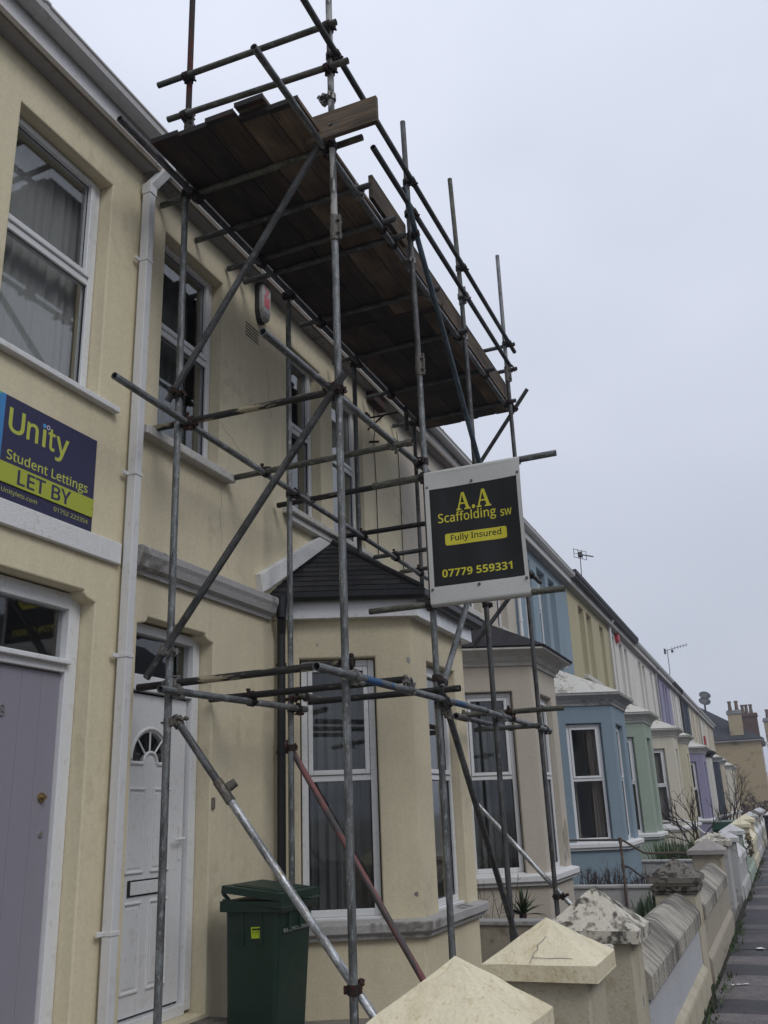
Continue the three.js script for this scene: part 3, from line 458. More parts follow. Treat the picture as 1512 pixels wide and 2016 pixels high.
{
  const bay = { p: 1.015, s: 0.474, f0: -7.374, f1: -8.84 };
  const h = thing('terraced_house', 'cream rendered house with scaffolding across its front and white arched-glass door', 'house', [-3.8, 0, -7.35], 'houses of the painted terrace');
  const P = bayPath(bay), wins = [[5.022, 5.848], [7.04, 7.72], [8.0, 8.8]];
  part(h, 'upper_wall', slab(FACE, rectPath(4.712, 9.98, 3.22, 6.36), -0.25, 0, wins.map(([a, b]) => rectPath(a, b, 4.30, 6.03)), 0.01), M.creamA);
  part(h, 'lower_wall', slab(FACE, rectPath(4.712, 9.98, 0, 3.22), -0.25, 0, [shouldered(4.905, 5.823, 0.38, 2.935), rectPath(7.06, 9.14, 0.4, 3.1)], 0.01), M.creamA);
  shell(h, -4.712, -9.98); roofOf(h, -4.712, -9.98); eaves(h, -4.712, -9.98, { fascia: M.upvc });
  wins.forEach(([a, b], i) => windowUnit(h, FACE, a - 0.03, b - 0.005, 4.34, 6.075, { w0: -0.17, ym: 5.24, curtain: ['dim', 'dim', 'net'][i] }));
  part(h, 'window_sill', FACE.put(box(4.8, 4.205, -0.16, 5.975, 4.275, 0.085, 0.01)), M.trimDirty);
  part(h, 'window_sill', [FACE.put(box(6.9, 4.235, -0.16, 8.98, 4.29, 0.11, 0.01)), FACE.put(box(6.96, 4.17, -0.1, 8.93, 4.236, 0.07, 0.01))], M.trimDirty);
  const sc = [[-0.02, 3.2], [0.03, 3.2], [0.035, 3.23], [0.07, 3.25], [0.085, 3.30], [0.1, 3.33], [0.1, 3.375], [0.09, 3.385], [-0.02, 3.395]];
  part(h, 'string_course', sweep(sc, [[-3.8, -4.80], [-3.8, -6.66]], false), M.trimGrey); part(h, 'string_course', sweep(sc, [[-3.8, -9.56], [-3.8, -9.97]], false), M.trimGrey);
  part(h, 'air_vent', [0, 1, 2, 3, 4].map((i) => FACE.put(box(6.23, 5.735 + i * 0.03, -0.005, 6.46, 5.743 + i * 0.03, 0.004, 0.002))), M.gasket);
  // front door: white moulded panels, arched light, letter plate
  const d = sub(h, 'door', 'white panelled door with arched glass'), pl = FACE, w = -0.165;
  part(d, 'door_frame', [pbox(pl, 4.91, 4.985, 0.40, 2.92, w - 0.04, w + 0.05, 0.006), pbox(pl, 5.735, 5.818, 0.40, 2.92, w - 0.04, w + 0.05, 0.006), pbox(pl, 4.985, 5.735, 2.85, 2.92, w - 0.04, w + 0.05, 0.006), pbox(pl, 4.985, 5.735, 2.46, 2.57, w - 0.04, w + 0.05, 0.006), pbox(pl, 4.985, 5.735, 0.38, 0.45, w - 0.04, w + 0.06, 0.006)], M.upvc);
  part(d, 'fanlight', pbox(pl, 4.99, 5.73, 2.575, 2.845, w, w + 0.005), M.glass);
  const cx = 5.31, hole = [[cx - 0.19, 2.01]]; for (let i = 0; i <= 16; i++) { const a = Math.PI - (i / 16) * Math.PI; hole.push([cx + 0.19 * Math.cos(a), 2.012 + 0.185 * Math.sin(a)]); }
  hole.push([cx + 0.19, 2.0]); for (let i = 0; i <= 8; i++) { const a = (i / 8) * Math.PI; hole.push([cx + 0.06 * Math.cos(a), 2.0 + 0.05 * Math.sin(a)]); } hole.push([cx - 0.19, 2.0]);
  part(d, 'door_leaf', slab(pl, rectPath(5.0, 5.72, 0.465, 2.445), w - 0.03, w + 0.012, [hole.reverse()], 0.003), M.doorWhite);
  part(d, 'leaf_rebate', [pbox(pl, 4.985, 5.0, 0.45, 2.46, w - 0.03, w - 0.01), pbox(pl, 5.72, 5.735, 0.45, 2.46, w - 0.03, w - 0.01), pbox(pl, 5.0, 5.72, 2.445, 2.46, w - 0.03, w - 0.01)], M.gasket);
  part(d, 'arched_light', pbox(pl, cx - 0.2, cx + 0.2, 1.99, 2.21, w - 0.012, w - 0.008), M.glass);
  part(d, 'glazing_bar', [0.25, 0.5, 0.75].map((t) => { const a = Math.PI * t; return rod(pl.at(cx + 0.05 * Math.cos(a), 2.0 + 0.05 * Math.sin(a), w + 0.004), pl.at(cx + 0.19 * Math.cos(a), 2.01 + 0.188 * Math.sin(a), w + 0.004), 0.007, 0.007, 6); }), M.doorWhite);
  const arch = (r0, y, rr) => { const pts = []; for (let i = 0; i <= 16; i++) { const a = (i / 16) * Math.PI; const q = pl.at(cx + r0 * Math.cos(a), y + (r0 - 0.004) * Math.sin(a), w + 0.014); pts.push([q.x, q.y, q.z]); } return tubeThrough(pts, rr, 6, 32); };
  const seg = (u0, y0, u1, y1, r = 0.011) => rod(pl.at(u0, y0, w + 0.013), pl.at(u1, y1, w + 0.013), r, r, 8);
  part(d, 'arch_mould', [arch(0.212, 2.012, 0.013), seg(cx - 0.215, 1.985, cx - 0.075, 1.985, 0.012), seg(cx + 0.075, 1.985, cx + 0.215, 1.985, 0.012), arch(0.075, 1.99, 0.012)], M.doorWhite);
  for (const [a, b, y0, y1] of [[5.095, 5.27, 1.3, 1.82], [5.36, 5.555, 1.3, 1.82], [5.095, 5.27, 0.6, 1.115], [5.36, 5.555, 0.6, 1.115]]) part(d, 'door_panel', [seg(a, y0, b, y0), seg(a, y1, b, y1), seg(a, y0, a, y1), seg(b, y0, b, y1), pbox(pl, a + 0.025, b - 0.025, y0 + 0.025, y1 - 0.025, w, w + 0.017, 0.004)], M.doorWhite);
  part(d, 'letter_plate', [pbox(pl, 5.125, 5.455, 1.155, 1.255, w + 0.012, w + 0.02, 0.003)], M.gasket); part(d, 'letter_flap', pbox(pl, 5.145, 5.45, 1.165, 1.245, w + 0.02, w + 0.03, 0.004), M.doorWhite);
  part(d, 'handle', [pbox(pl, 5.665, 5.695, 1.35, 1.58, w + 0.012, w + 0.02, 0.005), rod(pl.at(5.68, 1.49, w + 0.02), pl.at(5.68, 1.49, w + 0.055), 0.009, 0.009, 8), rod(pl.at(5.685, 1.49, w + 0.055), pl.at(5.57, 1.485, w + 0.055), 0.009, 0.008, 8)], M.doorWhite);
  part(h, 'bell_push', [pbox(pl, 5.72 + 0.12, 5.72 + 0.155, 1.68, 1.76, 0, 0.015, 0.004)], M.soffitEdge);
  doorway(h, 4.88, 5.85, 0.4);
  // canted bay
  bayWalls(h, bay, M.creamA, { top: 3.3, y0: 0.8, y1: 2.9, side: [0.145, 0.80], front: [0.37, 1.17], curtain: 'dim', ym: 1.90 });
  part(h, 'bay_sill', sweep(sillProfile(0.67, 0.79, 0.085), P), M.trimGrey);
  part(h, 'bay_fascia', sweep([[-0.02, 3.235], [0.09, 3.235], [0.09, 3.415], [-0.02, 3.415]], P), M.upvc);
  part(h, 'bay_gutter', sweep([[0.095, 3.40], [0.12, 3.372], [0.165, 3.372], [0.195, 3.40], [0.2, 3.445], [0.19, 3.445], [0.183, 3.405], [0.16, 3.385], [0.12, 3.385], [0.105, 3.405], [0.105, 3.445], [0.095, 3.445]], P), M.blackPlastic);
  const e = offsetPath(bay, 0.165), ye = 3.455, ty = 4.2, t0 = -7.84, t1 = -8.37, rf = sub(h, 'bay_roof', 'hipped slate roof of the bay window');
  part(rf, 'roof_deck', [sheet([[e[0][0], ye, e[0][1]], [e[1][0], ye, e[1][1]], [-3.8, ty, t0]], 0.03), sheet([[e[1][0], ye, e[1][1]], [e[2][0], ye, e[2][1]], [-3.8, ty, t1], [-3.8, ty, t0]], 0.03), sheet([[e[2][0], ye, e[2][1]], [e[3][0], ye, e[3][1]], [-3.8, ty, t1]], 0.03)], M.felt);
  slates(rf, [[e[0][0], ye, e[0][1]], [e[1][0], ye, e[1][1]], [-3.8, ty, t0]], 0.115, 0.25, 3);
  slates(rf, [[e[1][0], ye, e[1][1]], [e[2][0], ye, e[2][1]], [-3.8, ty, t1], [-3.8, ty, t0]], 0.115, 0.25, 4);
  slates(rf, [[e[2][0], ye, e[2][1]], [e[3][0], ye, e[3][1]], [-3.8, ty, t1]], 0.115, 0.25, 5);
  const hip = (a, b) => rod(V(...a).add(V(0, 0.02, 0)), V(...b).add(V(0, 0.02, 0)), 0.028, 0.028, 8);
  part(rf, 'hip_capping', [hip([e[1][0], ye, e[1][1]], [-3.8, ty, t0]), hip([e[2][0], ye, e[2][1]], [-3.8, ty, t1])], M.slate3);
  part(h, 'roof_upstand', slab(FACE, [[6.43, 3.55], [6.47, 3.40], [6.56, 3.44], [7.84, 4.19], [8.37, 4.19], [9.65, 3.44], [9.78, 3.55], [8.42, 4.30], [7.79, 4.30]], 0.001, 0.06, [], 0.008), M.trimWhite);
  const px = -3.735, pz = -6.765;
  const dp = part(h, 'downpipe', [rod(V(px, 0.1, pz), V(px, 2.78, pz), 0.036, 0.036, 14), rod(V(px, 2.78, pz), V(px, 2.84, pz), 0.045, 0.045, 14), rod(V(px, 2.84, pz), V(px, 3.1, pz), 0.036, 0.036, 14), rod(V(px, 3.1, pz), V(px + 0.03, 3.22, pz + 0.05), 0.038, 0.038, 14), rod(V(px + 0.03, 3.22, pz + 0.05), V(px + 0.03, 3.4, pz + 0.05), 0.045, 0.045, 14)], M.blackPlastic);
  for (const y of [0.9, 2.1]) part(dp, 'bracket', rod(V(px, y, pz), V(px, y + 0.03, pz), 0.044, 0.044, 14), M.blackPlastic);
  part(h, 'cable', [tubeThrough([[-3.795, 6.3, -9.15], [-3.79, 5.9, -9.16], [-3.792, 5.85, -9.12], [-3.79, 5.2, -9.14], [-3.79, 4.3, -9.13]], 0.005, 5, 20)], M.cable); part(h, 'cable', [tubeThrough([[-3.795, 6.2, -9.9], [-3.792, 5.3, -9.92], [-3.792, 4.2, -9.91]], 0.005, 5, 12)], M.cable);
  { const fr = plane(P[1][0], P[1][1], P[2][0] - P[1][0], P[2][1] - P[1][1]), sd = plane(P[0][0], P[0][1], P[1][0] - P[0][0], P[1][1] - P[0][1]);
    for (const [pl2, u, y, a, b, s] of [[sd, 1.09, 2.86, 0.022, 0.04, 3], [sd, 1.095, 2.62, 0.012, 0.05, 5], [sd, 1.07, 0.98, 0.025, 0.02, 7], [fr, 1.4, 2.75, 0.012, 0.02, 9], [fr, 1.28, 1.95, 0.015, 0.05, 11], [sd, 0.3, 3.02, 0.014, 0.02, 13]]) part(h, 'paint_chip', chip(pl2, u, y, a, b, s), M.trimGrey); }
  const hair = (pts) => part(h, 'crack', tubeThrough(pts.map(([u, y]) => { const q = FACE.at(u, y, 0.0005); return [q.x, q.y, q.z]; }), 0.0016, 4, 30), M.soffit);
  hair([[5.86, 4.72], [5.95, 4.66], [6.02, 4.65], [6.15, 4.58], [6.28, 4.57], [6.42, 4.49]]); hair([[5.88, 4.18], [5.9, 4.0], [5.87, 3.9], [5.91, 3.75], [5.9, 3.62]]); hair([[6.6, 5.55], [6.66, 5.4], [6.64, 5.28], [6.7, 5.1]]); hair([[7.6, 4.12], [7.64, 3.98], [7.61, 3.9]]);
  // rusted iron bracket left in the wall under the eaves
  const ir = part(h, 'iron_bracket', [rod(V(-3.82, 6.0, -8.95), V(-3.42, 6.02, -9.0), 0.012, 0.012, 6), rod(V(-3.82, 5.85, -8.97), V(-3.6, 6.01, -8.98), 0.011, 0.011, 6), box(-3.8, 5.95, -8.9, -3.775, 6.06, -9.0, 0.004)], M.rust);
  part(h, 'iron_bracket', [box(-3.8, 6.22, -8.95, -3.70, 6.34, -9.35, 0.01), rod(V(-3.8, 5.72, -9.0), V(-3.68, 5.70, -9.0), 0.014, 0.014, 6)], M.rust);
}
{ // brass-grey house number on the grey door
  const { d, pl, w } = numerals28, loader = new FontLoader();
  const f = await loader.loadAsync('fonts/droid/droid_serif_bold.typeface.json');
  const g = new TextGeometry('28', { font: f, size: 0.062, depth: 0.008, curveSegments: 4, bevelEnabled: false });
  g.translate(3.855, 2.20, w + 0.018); part(d, 'house_number', metres(pl.put(g)), M.steel);
}
const slateEaves = { gutter: M.darkTrim, fascia: M.trimGrey, soffit: M.soffit };
function roofEdge(h, z0, z1) { part(h, 'roof_edge', box(-3.53, 6.625, z0 - 0.004, -4.1, 6.72, z1 + 0.004), M.slate); }
const hb = terraced({ label: 'pinkish beige house with dark roofed bay beside the scaffolded house', z0: -9.98, z1: -15.3, wall: M.pink, windows: [[11.5, 12.2], [12.5, 13.2], [14.1, 14.757]], sills: [[11.5, 13.2], [14.1, 14.757]], head: 6.05, sill: 4.38, door: [14.0, 14.9], bay: { p: 1.015, s: 0.474, f0: -11.75, f1: -13.15, y0: 0.83, y1: 3.05, out: 0.24, front: [0.42, 1.09], side: [0.2, 0.85], curtain: 'dim', top: 4.22 }, bayRoof: M.felt, pipe: -15.38, eaves: { fascia: M.trimGrey } });
{ const fr = plane(-2.785, -11.75, 0, -1); part(hb, 'bare_render', chip(fr, 1.22, 1.22, 0.13, 0.3, 21), M.wallTan); part(hb, 'bare_render', chip(fr, 1.12, 1.0, 0.05, 0.1, 23), M.trimGrey); }
terraced({ label: 'pale blue house with white roofed bay and white cornice', z0: -15.3, z1: -20.15, wall: M.blue, windows: [[16.1, 16.75], [17.256, 18.0], [18.267, 18.88]], sills: [[16.1, 16.75], [17.256, 18.88]], sillM: M.trimWhite, head: 6.14, sill: 4.45, door: [15.75, 16.6], bay: { p: 1.1, s: 0.5, f0: -17.57, f1: -19.15, out: 0.19, side: [0.32, 0.98], front: [0.3, 1.15] }, corniceM: M.trimGrey });
const hd = terraced({ label: 'olive yellow upper storey above a pale green bay', z0: -20.15, z1: -25.8, wall: M.olive, lower: M.green, windows: [[21.41, 22.1], [22.42, 23.12], [24.253, 24.887]], sills: [[21.41, 23.12], [24.253, 24.887]], head: 6.17, sill: 4.5, door: [24.3, 25.2], bay: { p: 1.1, s: 0.5, f0: -22.0, f1: -23.35, front: [0.3, 0.95] }, pipe: -25.7, eaves: slateEaves }); roofEdge(hd, -20.15, -25.8);
const he = terraced({ label: 'white house with cream bay and a red alarm box under the eaves', z0: -25.8, z1: -30.3, wall: M.white, lower: M.offwhite, windows: [[26.1, 26.7], [27.47, 28.17], [28.55, 29.18]], sills: [[26.1, 26.7], [27.47, 29.18]], head: 6.19, sill: 4.55, door: [26.05, 26.85], bay: { p: 1.2, s: 0.5, f0: -27.5, f1: -28.6, front: [0.3, 0.85] }, frame: M.upvc, eaves: slateEaves }); roofEdge(he, -25.8, -30.3);
terraced({ label: 'white house with pale yellow bay, joined to the purple house', z0: -30.3, z1: -36.2, wall: M.white, lower: M.pale, windows: [[31.6, 32.3], [32.6, 33.3], [34.7, 35.3]], sills: [[31.6, 33.3], [34.7, 35.3]], head: 6.19, sill: 4.55, door: [34.5, 35.4], bay: { p: 1.2, s: 0.5, f0: -30.95, f1: -32.1, front: [0.3, 0.85] }, pipe: -36.1, pipeM: M.trimGrey });
terraced({ label: 'lilac purple house halfway down the terrace', z0: -36.2, z1: -41.5, wall: M.purple, windows: [[36.9, 37.5], [38.5, 39.2], [39.5, 40.2]], sills: [[36.9, 37.5], [38.5, 40.2]], sillM: M.purple, head: 6.19, sill: 4.55, door: [36.6, 37.5], bay: { p: 1.2, s: 0.5, f0: -37.9, f1: -39.6, front: [0.4, 1.3] } });
terraced({ label: 'white house with black bay roof between the purple and the charcoal house', z0: -41.5, z1: -45.6, wall: M.white, windows: [[42.0, 42.6], [42.9, 43.5], [44.7, 45.2]], sills: [[42.0, 43.5], [44.7, 45.2]], sillM: M.darkTrim, head: 6.19, sill: 4.55, door: [44.4, 45.2], bay: { p: 1.2, s: 0.4, f0: -42.2, f1: -43.4, front: [0.3, 0.9] }, bayRoof: M.felt, corniceM: M.darkTrim, eaves: slateEaves, pipe: -45.5, pipeM: M.darkTrim });
terraced({ label: 'dark charcoal painted house in the terrace', z0: -45.6, z1: -50.3, wall: M.slategrey, windows: [[46.2, 46.8], [47.6, 48.2], [48.6, 49.2]], sills: [[46.2, 46.8], [47.6, 49.2]], head: 6.19, sill: 4.55, door: [46.0, 46.8], bay: { p: 1.2, s: 0.5, f0: -47.6, f1: -48.9, front: [0.3, 1.0] } });
terraced({ label: 'cream house next beyond the charcoal house', z0: -50.3, z1: -56.2, wall: M.farcream, windows: [[51.4, 52.0], [52.4, 53.0], [54.6, 55.2]], sills: [[51.4, 53.0], [54.6, 55.2]], head: 6.19, sill: 4.55, door: [54.5, 55.3], bay: { p: 1.2, s: 0.5, f0: -51.4, f1: -52.9, front: [0.3, 1.2] }, pipe: -56.1, pipeM: M.trimGrey });
terraced({ label: 'off white house second from the far end of the terrace', z0: -56.2, z1: -62.3, wall: M.offwhite, windows: [[57.2, 57.8], [59.4, 60.0], [60.4, 61.0]], sills: [[57.2, 57.8], [59.4, 61.0]], head: 6.19, sill: 4.55, door: [57.0, 57.9], bay: { p: 1.2, s: 0.5, f0: -59.4, f1: -60.9, front: [0.3, 1.2] } });
const hz = terraced({ label: 'last cream house at the far end of the terrace', z0: -62.3, z1: -68.6, wall: M.farcream, windows: [[63.4, 64.0], [64.4, 65.0], [67.0, 67.6]], sills: [[63.4, 65.0], [67.0, 67.6]], head: 6.19, sill: 4.55, door: [66.8, 67.7], bay: { p: 1.2, s: 0.5, f0: -63.4, f1: -64.9, front: [0.3, 1.2] } });
part(hz, 'gable_wall', box(-3.82, 0, -68.59, -9.6, 6.6, -68.8), M.farcream);

// --- the detached house closing the view, with slate hipped roof and chimneys
{
  const h = thing('detached_house', 'ochre rendered house with slate hipped roof and yellow chimneys closing the street', 'house', [-5, 0, -82]);
  const x0 = -9.5, x1 = -0.95, z0 = -78, z1 = -88, e = 5.95;
  part(h, 'wall', [box(x0, 0, z0, x1, e, z0 - 0.3), box(x1 - 0.3, 0, z0 - 0.3, x1, e, z1), box(x0, 0, z0 - 0.3, x0 + 0.3, e, z1), box(x0, 0, z1, x1, e, z1 - 0.3)], M.ochre);
  part(h, 'eaves_board', [box(x0 - 0.25, e, z0 + 0.25, x1 + 0.25, e + 0.14, z0 - 0.1), box(x1 - 0.1, e, z0 - 0.1, x1 + 0.25, e + 0.14, z1)], M.trimGrey);
  const a = [x0 - 0.3, e + 0.14, z0 + 0.3], b = [x1 + 0.3, e + 0.14, z0 + 0.3], c = [x1 + 0.3, e + 0.14, z1 - 0.3], d = [x0 - 0.3, e + 0.14, z1 - 0.3], r0 = [-5.9, 9.5, -82.0], r1 = [-5.9, 9.5, -84.6];
  part(h, 'roof', [sheet([a, b, r0], 0.06), sheet([b, c, r1, r0], 0.06), sheet([c, d, r1], 0.06), sheet([d, a, r0, r1], 0.06)], M.roofBack);
  const stack = (x, z, y0, y1, w, d2, m, pots) => { const s = sub(h, 'chimney'); part(s, 'stack', box(x - w / 2, y0, z + d2 / 2, x + w / 2, y1, z - d2 / 2, 0.02), m); part(s, 'stack_band', [box(x - w / 2 - 0.08, y1 - 0.22, z + d2 / 2 + 0.08, x + w / 2 + 0.08, y1 - 0.06, z - d2 / 2 - 0.08, 0.02), box(x - w / 2 - 0.04, y1 - 0.06, z + d2 / 2 + 0.04, x + w / 2 + 0.04, y1 + 0.08, z - d2 / 2 - 0.04, 0.03)], m === M.brownStack ? M.brownStack : M.soffit);
    for (const p of pots) part(s, 'chimney_pot', strip(new THREE.LatheGeometry([[0.13, 0], [0.16, 0.1], [0.14, 0.2], [0.12, 0.6], [0.16, 0.68], [0.16, 0.75], [0.1, 0.75]].map((q) => new THREE.Vector2(...q)), 12).translate(x + p, y1 + 0.06, z).toNonIndexed()), M.potClay); };
  stack(-2.55, -78.6, 5.8, 8.3, 1.0, 0.9, M.stackYellow, [-0.25, 0.25]); stack(-1.6, -83.5, 6.5, 8.4, 1.3, 0.8, M.brownStack, [-0.4, -0.1, 0.25]); stack(-0.15, -86, 5.0, 8.1, 0.75, 0.7, M.stackYellow, [0]);
  const g = plane(x1, z0 - 0.3, 0, -1);
  windowUnit(h, g, 1.0, 2.6, 3.6, 5.4, { w0: 0.02, curtain: 'none' }); windowUnit(h, g, 1.0, 2.6, 1.0, 2.8, { w0: 0.02, curtain: 'none' });
  part(h, 'gable_board', [rod(V(x1 + 0.3, 6.0, z0 - 0.8), V(x1 + 0.9, 4.9, z0 - 0.6), 0.07, 0.07, 6)], M.upvc);
  part(h, 'stain_pipe', rod(V(-4.9, 3.9, z0 + 0.06), V(-3.4, 3.8, z0 + 0.06), 0.05, 0.05, 6), M.soffit);
  const k = thing('slate_roofed_house', 'grey house with dark slate roof behind the ochre house', 'house', [6, 0, -104]);
  part(k, 'wall', box(0.5, 0, -98, 12, 5.6, -108), M.offwhite); part(k, 'roof', [sheet([[0.2, 5.6, -97.7], [12.3, 5.6, -97.7], [12.3, 8.9, -103], [0.2, 8.9, -103]], 0.08), sheet([[12.3, 5.6, -108.3], [0.2, 5.6, -108.3], [0.2, 8.9, -103], [12.3, 8.9, -103]], 0.08)], M.roofBack);
  for (const [u, y] of [[2.2, 1], [5, 1], [8, 1], [2.2, 3.5], [5, 3.5], [8, 3.5]]) part(k, 'window', box(0.5 + u, y, -97.99, 0.5 + u + 1.2, y + 1.4, -97.9, 0.02), M.upvc);
}
// --- houses on the other side of the road, mirrored in the ground floor glass
for (let i = 0; i < 7; i++) {
  const z0 = 8 - i * 5.6, h = thing('opposite_house', i % 3 === 1 ? 'red painted two storey house on the other side of the road' : 'plain beige two storey house on the other side of the road', 'house', [12.6, 0, z0 - 2.8], i % 3 === 1 ? 'red houses across the road' : 'beige houses across the road'), pl = plane(12.6, z0 - 5.6, 0, 1);
  const holes = [rectPath(0.6, 1.5, 0.3, 2.4), rectPath(2.4, 4.6, 0.9, 2.5), rectPath(0.7, 1.6, 3.9, 5.5), rectPath(2.6, 4.4, 3.9, 5.5)];
  part(h, 'wall', slab(pl, rectPath(0.01, 5.59, 0, 6.1), -0.3, 0, holes), i % 3 === 1 ? M.oppositeB : M.opposite);
  holes.forEach((q, k) => { const g = sub(h, k ? 'window' : 'door'); part(g, 'pane', pbox(pl, q[0][0], q[1][0], q[0][1], q[2][1], -0.2, -0.16), k ? M.darkTrim : M.doorGrey); part(g, 'frame', [pbox(pl, q[0][0], q[0][0] + 0.08, q[0][1], q[2][1], -0.16, -0.1), pbox(pl, q[1][0] - 0.08, q[1][0], q[0][1], q[2][1], -0.16, -0.1), pbox(pl, q[0][0] + 0.08, q[1][0] - 0.08, q[2][1] - 0.08, q[2][1], -0.16, -0.1), pbox(pl, q[0][0] + 0.08, q[1][0] - 0.08, q[0][1], q[0][1] + 0.08, -0.16, -0.1)], M.upvc); });
  part(h, 'roof', [sheet([[12.3, 6.1, z0 - 5.6], [12.3, 6.1, z0], [15.8, 8.6, z0], [15.8, 8.6, z0 - 5.6]], 0.08), sheet([[15.8, 8.6, z0 - 5.6], [15.8, 8.6, z0], [19.3, 6.1, z0], [19.3, 6.1, z0 - 5.6]], 0.08)], M.roofBack);
  part(h, 'back_wall', box(19, 0, z0, 19.2, 6.1, z0 - 5.6), M.opposite);
}
function flatGeo(g) { return g.index ? g.toNonIndexed() : g; }

// ---------------------------------------------------------------- garden walls, piers, railings
function pyramidCap(x0, x1, z0, z1, y0, yb, y1, lip = 0) { // plinth block with a pyramid on top, points slightly worn
  const cx = (x0 + x1) / 2, cz = (z0 + z1) / 2, r = rng(Math.round(cz * 1000) + 7), c = [[x0, z0], [x1, z0], [x1, z1], [x0, z1]], ap = [cx, y1 - 0.006, cz], pos = [], N = 5;
  const tri = (a, b, d) => pos.push(...a, ...b, ...d), jit = {}, J = (p) => { const k = p.map((q) => q.toFixed(3)).join(); return (jit[k] ??= p.map((q, i) => q + (r() - 0.5) * (i === 1 ? 0.007 : 0.006))); };
  for (let i = 0; i < 4; i++) {
    const a = c[i], b = c[(i + 1) % 4], lo = (t) => [a[0] + (b[0] - a[0]) * t, yb, a[1] + (b[1] - a[1]) * t];
    const P = (t, s) => { const q = lo(t); return J([q[0] + (ap[0] - q[0]) * s, yb + (ap[1] - yb) * s, q[2] + (ap[2] - q[2]) * s]); };
    for (let k = 0; k < N; k++) { const t0 = k / N, t1 = (k + 1) / N; for (let s = 0; s < N; s++) { const s0 = s / N, s1 = (s + 1) / N, A = P(t0, s0), B = P(t1, s0), C = P(t1, s1), D = P(t0, s1); tri(A, C, B); if (s < N - 1) tri(A, D, C); } }
    for (let k = 0; k < N; k++) { const A = J(lo(k / N)), B = J(lo((k + 1) / N)), A2 = [A[0], y0, A[2]], B2 = [B[0], y0, B[2]]; tri(A, B, B2); tri(A, B2, A2); }
  }
  tri([x0, y0, z0], [x1, y0, z0], [x1, y0, z1]); tri([x0, y0, z0], [x1, y0, z1], [x0, y0, z1]);
  const g = new THREE.BufferGeometry(); g.setAttribute('position', new THREE.Float32BufferAttribute(pos, 3)); g.computeVertexNormals();
  // turn faces outwards
  const p = g.attributes.position, nn = g.attributes.normal;
  for (let i = 0; i < p.count; i += 3) { const mx = (p.getX(i) + p.getX(i + 1) + p.getX(i + 2)) / 3 - cx, my = (p.getY(i) + p.getY(i + 1) + p.getY(i + 2)) / 3 - (y0 + 0.03), mz = (p.getZ(i) + p.getZ(i + 1) + p.getZ(i + 2)) / 3 - cz; if (mx * nn.getX(i) + my * nn.getY(i) + mz * nn.getZ(i) < 0) { const t = [p.getX(i + 1), p.getY(i + 1), p.getZ(i + 1)]; p.setXYZ(i + 1, p.getX(i + 2), p.getY(i + 2), p.getZ(i + 2)); p.setXYZ(i + 2, ...t); } }
  g.computeVertexNormals(); return metres(g, cz * 0.37, cz * 0.21);
}
function pier(z0, z1, o) { // z0 nearer; cap spans x0..x1
  const x0 = o.x0 ?? -1.34, x1 = o.x1 ?? -0.82, in_ = 0.05, t = thing('gate_pier', o.label, 'pier', [(x0 + x1) / 2, 0, (z0 + z1) / 2], 'rendered piers along the front walls');
  part(t, 'shaft', box(x0 + in_, -0.05, z0 - in_, x1 - in_, o.yc, z1 + in_, 0.012), o.m);
  if (o.mould) part(t, 'moulding', [box(x0 + 0.02, o.yc - 0.07, z0 - 0.02, x1 - 0.02, o.yc - 0.03, z1 + 0.02, 0.008), box(x0 + 0.035, o.yc - 0.1, z0 - 0.035, x1 - 0.035, o.yc - 0.07, z1 + 0.035, 0.008)], o.capM);
  if (o.half) { // cap painted in two owners' colours, split across the middle
    const zc = (z0 + z1) / 2; part(t, 'cap', pyramidCap(x0, x1, z0, z1, o.yc, o.yb, o.y1), o.capM);
    part(t, 'cap_render', box(x0 + 0.03, o.yc - 0.002, z1 + 0.02, x1 - 0.01, o.yb + 0.02, z1 - 0.05, 0.012), M.capLichen);
  } else part(t, 'cap', pyramidCap(x0, x1, z0, z1, o.yc, o.yb, o.y1), o.capM);
  return t;
}
pier(-2.80, -3.27, { label: 'cream pier with large clean pyramid cap beside the gate of number 28', x0: -1.29, x1: -0.80, yc: 0.905, yb: 0.985, y1: 1.165, m: M.wallCream, capM: M.capCream });
pier(-4.19, -4.66, { label: 'cream pier with cracked pyramid cap shared between number 28 and the scaffolded house', x0: -1.325, x1: -0.825, yc: 0.90, yb: 0.965, y1: 1.135, m: M.wallCream, capM: M.capCream, half: true });
pier(-5.31, -5.78, { label: 'tan pier with lichen speckled white pyramid cap at the start of the low coped wall', x0: -1.33, x1: -0.81, yc: 0.905, yb: 0.965, y1: 1.175, m: M.wallCream, capM: M.capLichen });
pier(-9.08, -9.65, { label: 'pier with blackened pyramid cap between the two coped walls', x0: -1.26, x1: -0.80, yc: 0.915, yb: 0.96, y1: 1.125, m: M.wallCream, capM: M.capDark, mould: true });
pier(-13.5, -14.1, { label: 'pier with plain grey weathered pyramid cap on the tan wall', x0: -1.3, x1: -0.82, yc: 0.93, yb: 0.985, y1: 1.13, m: M.wallTan, capM: M.capGrey });
pier(-15.0, -15.6, { label: 'low pier with mottled black and white cap beside the blue house path', x0: -1.32, x1: -0.82, yc: 0.97, yb: 1.04, y1: 1.18, m: M.wallWhite, capM: M.capLichen });
pier(-17.0, -17.5, { label: 'white pier with plain white cap at the blue house wall', x0: -1.2, x1: -0.8, yc: 0.95, yb: 1.01, y1: 1.13, m: M.wallWhite, capM: M.capWhite });
pier(-20.3, -20.85, { label: 'pale green pier with bright white cap and ivy', x0: -1.3, x1: -0.82, yc: 0.95, yb: 1.02, y1: 1.16, m: M.green, capM: M.capWhite });
pier(-24.4, -24.95, { label: 'pale yellow pier with cream cap beyond the green wall', x0: -1.3, x1: -0.82, yc: 0.98, yb: 1.05, y1: 1.2, m: M.pale, capM: M.capCream });
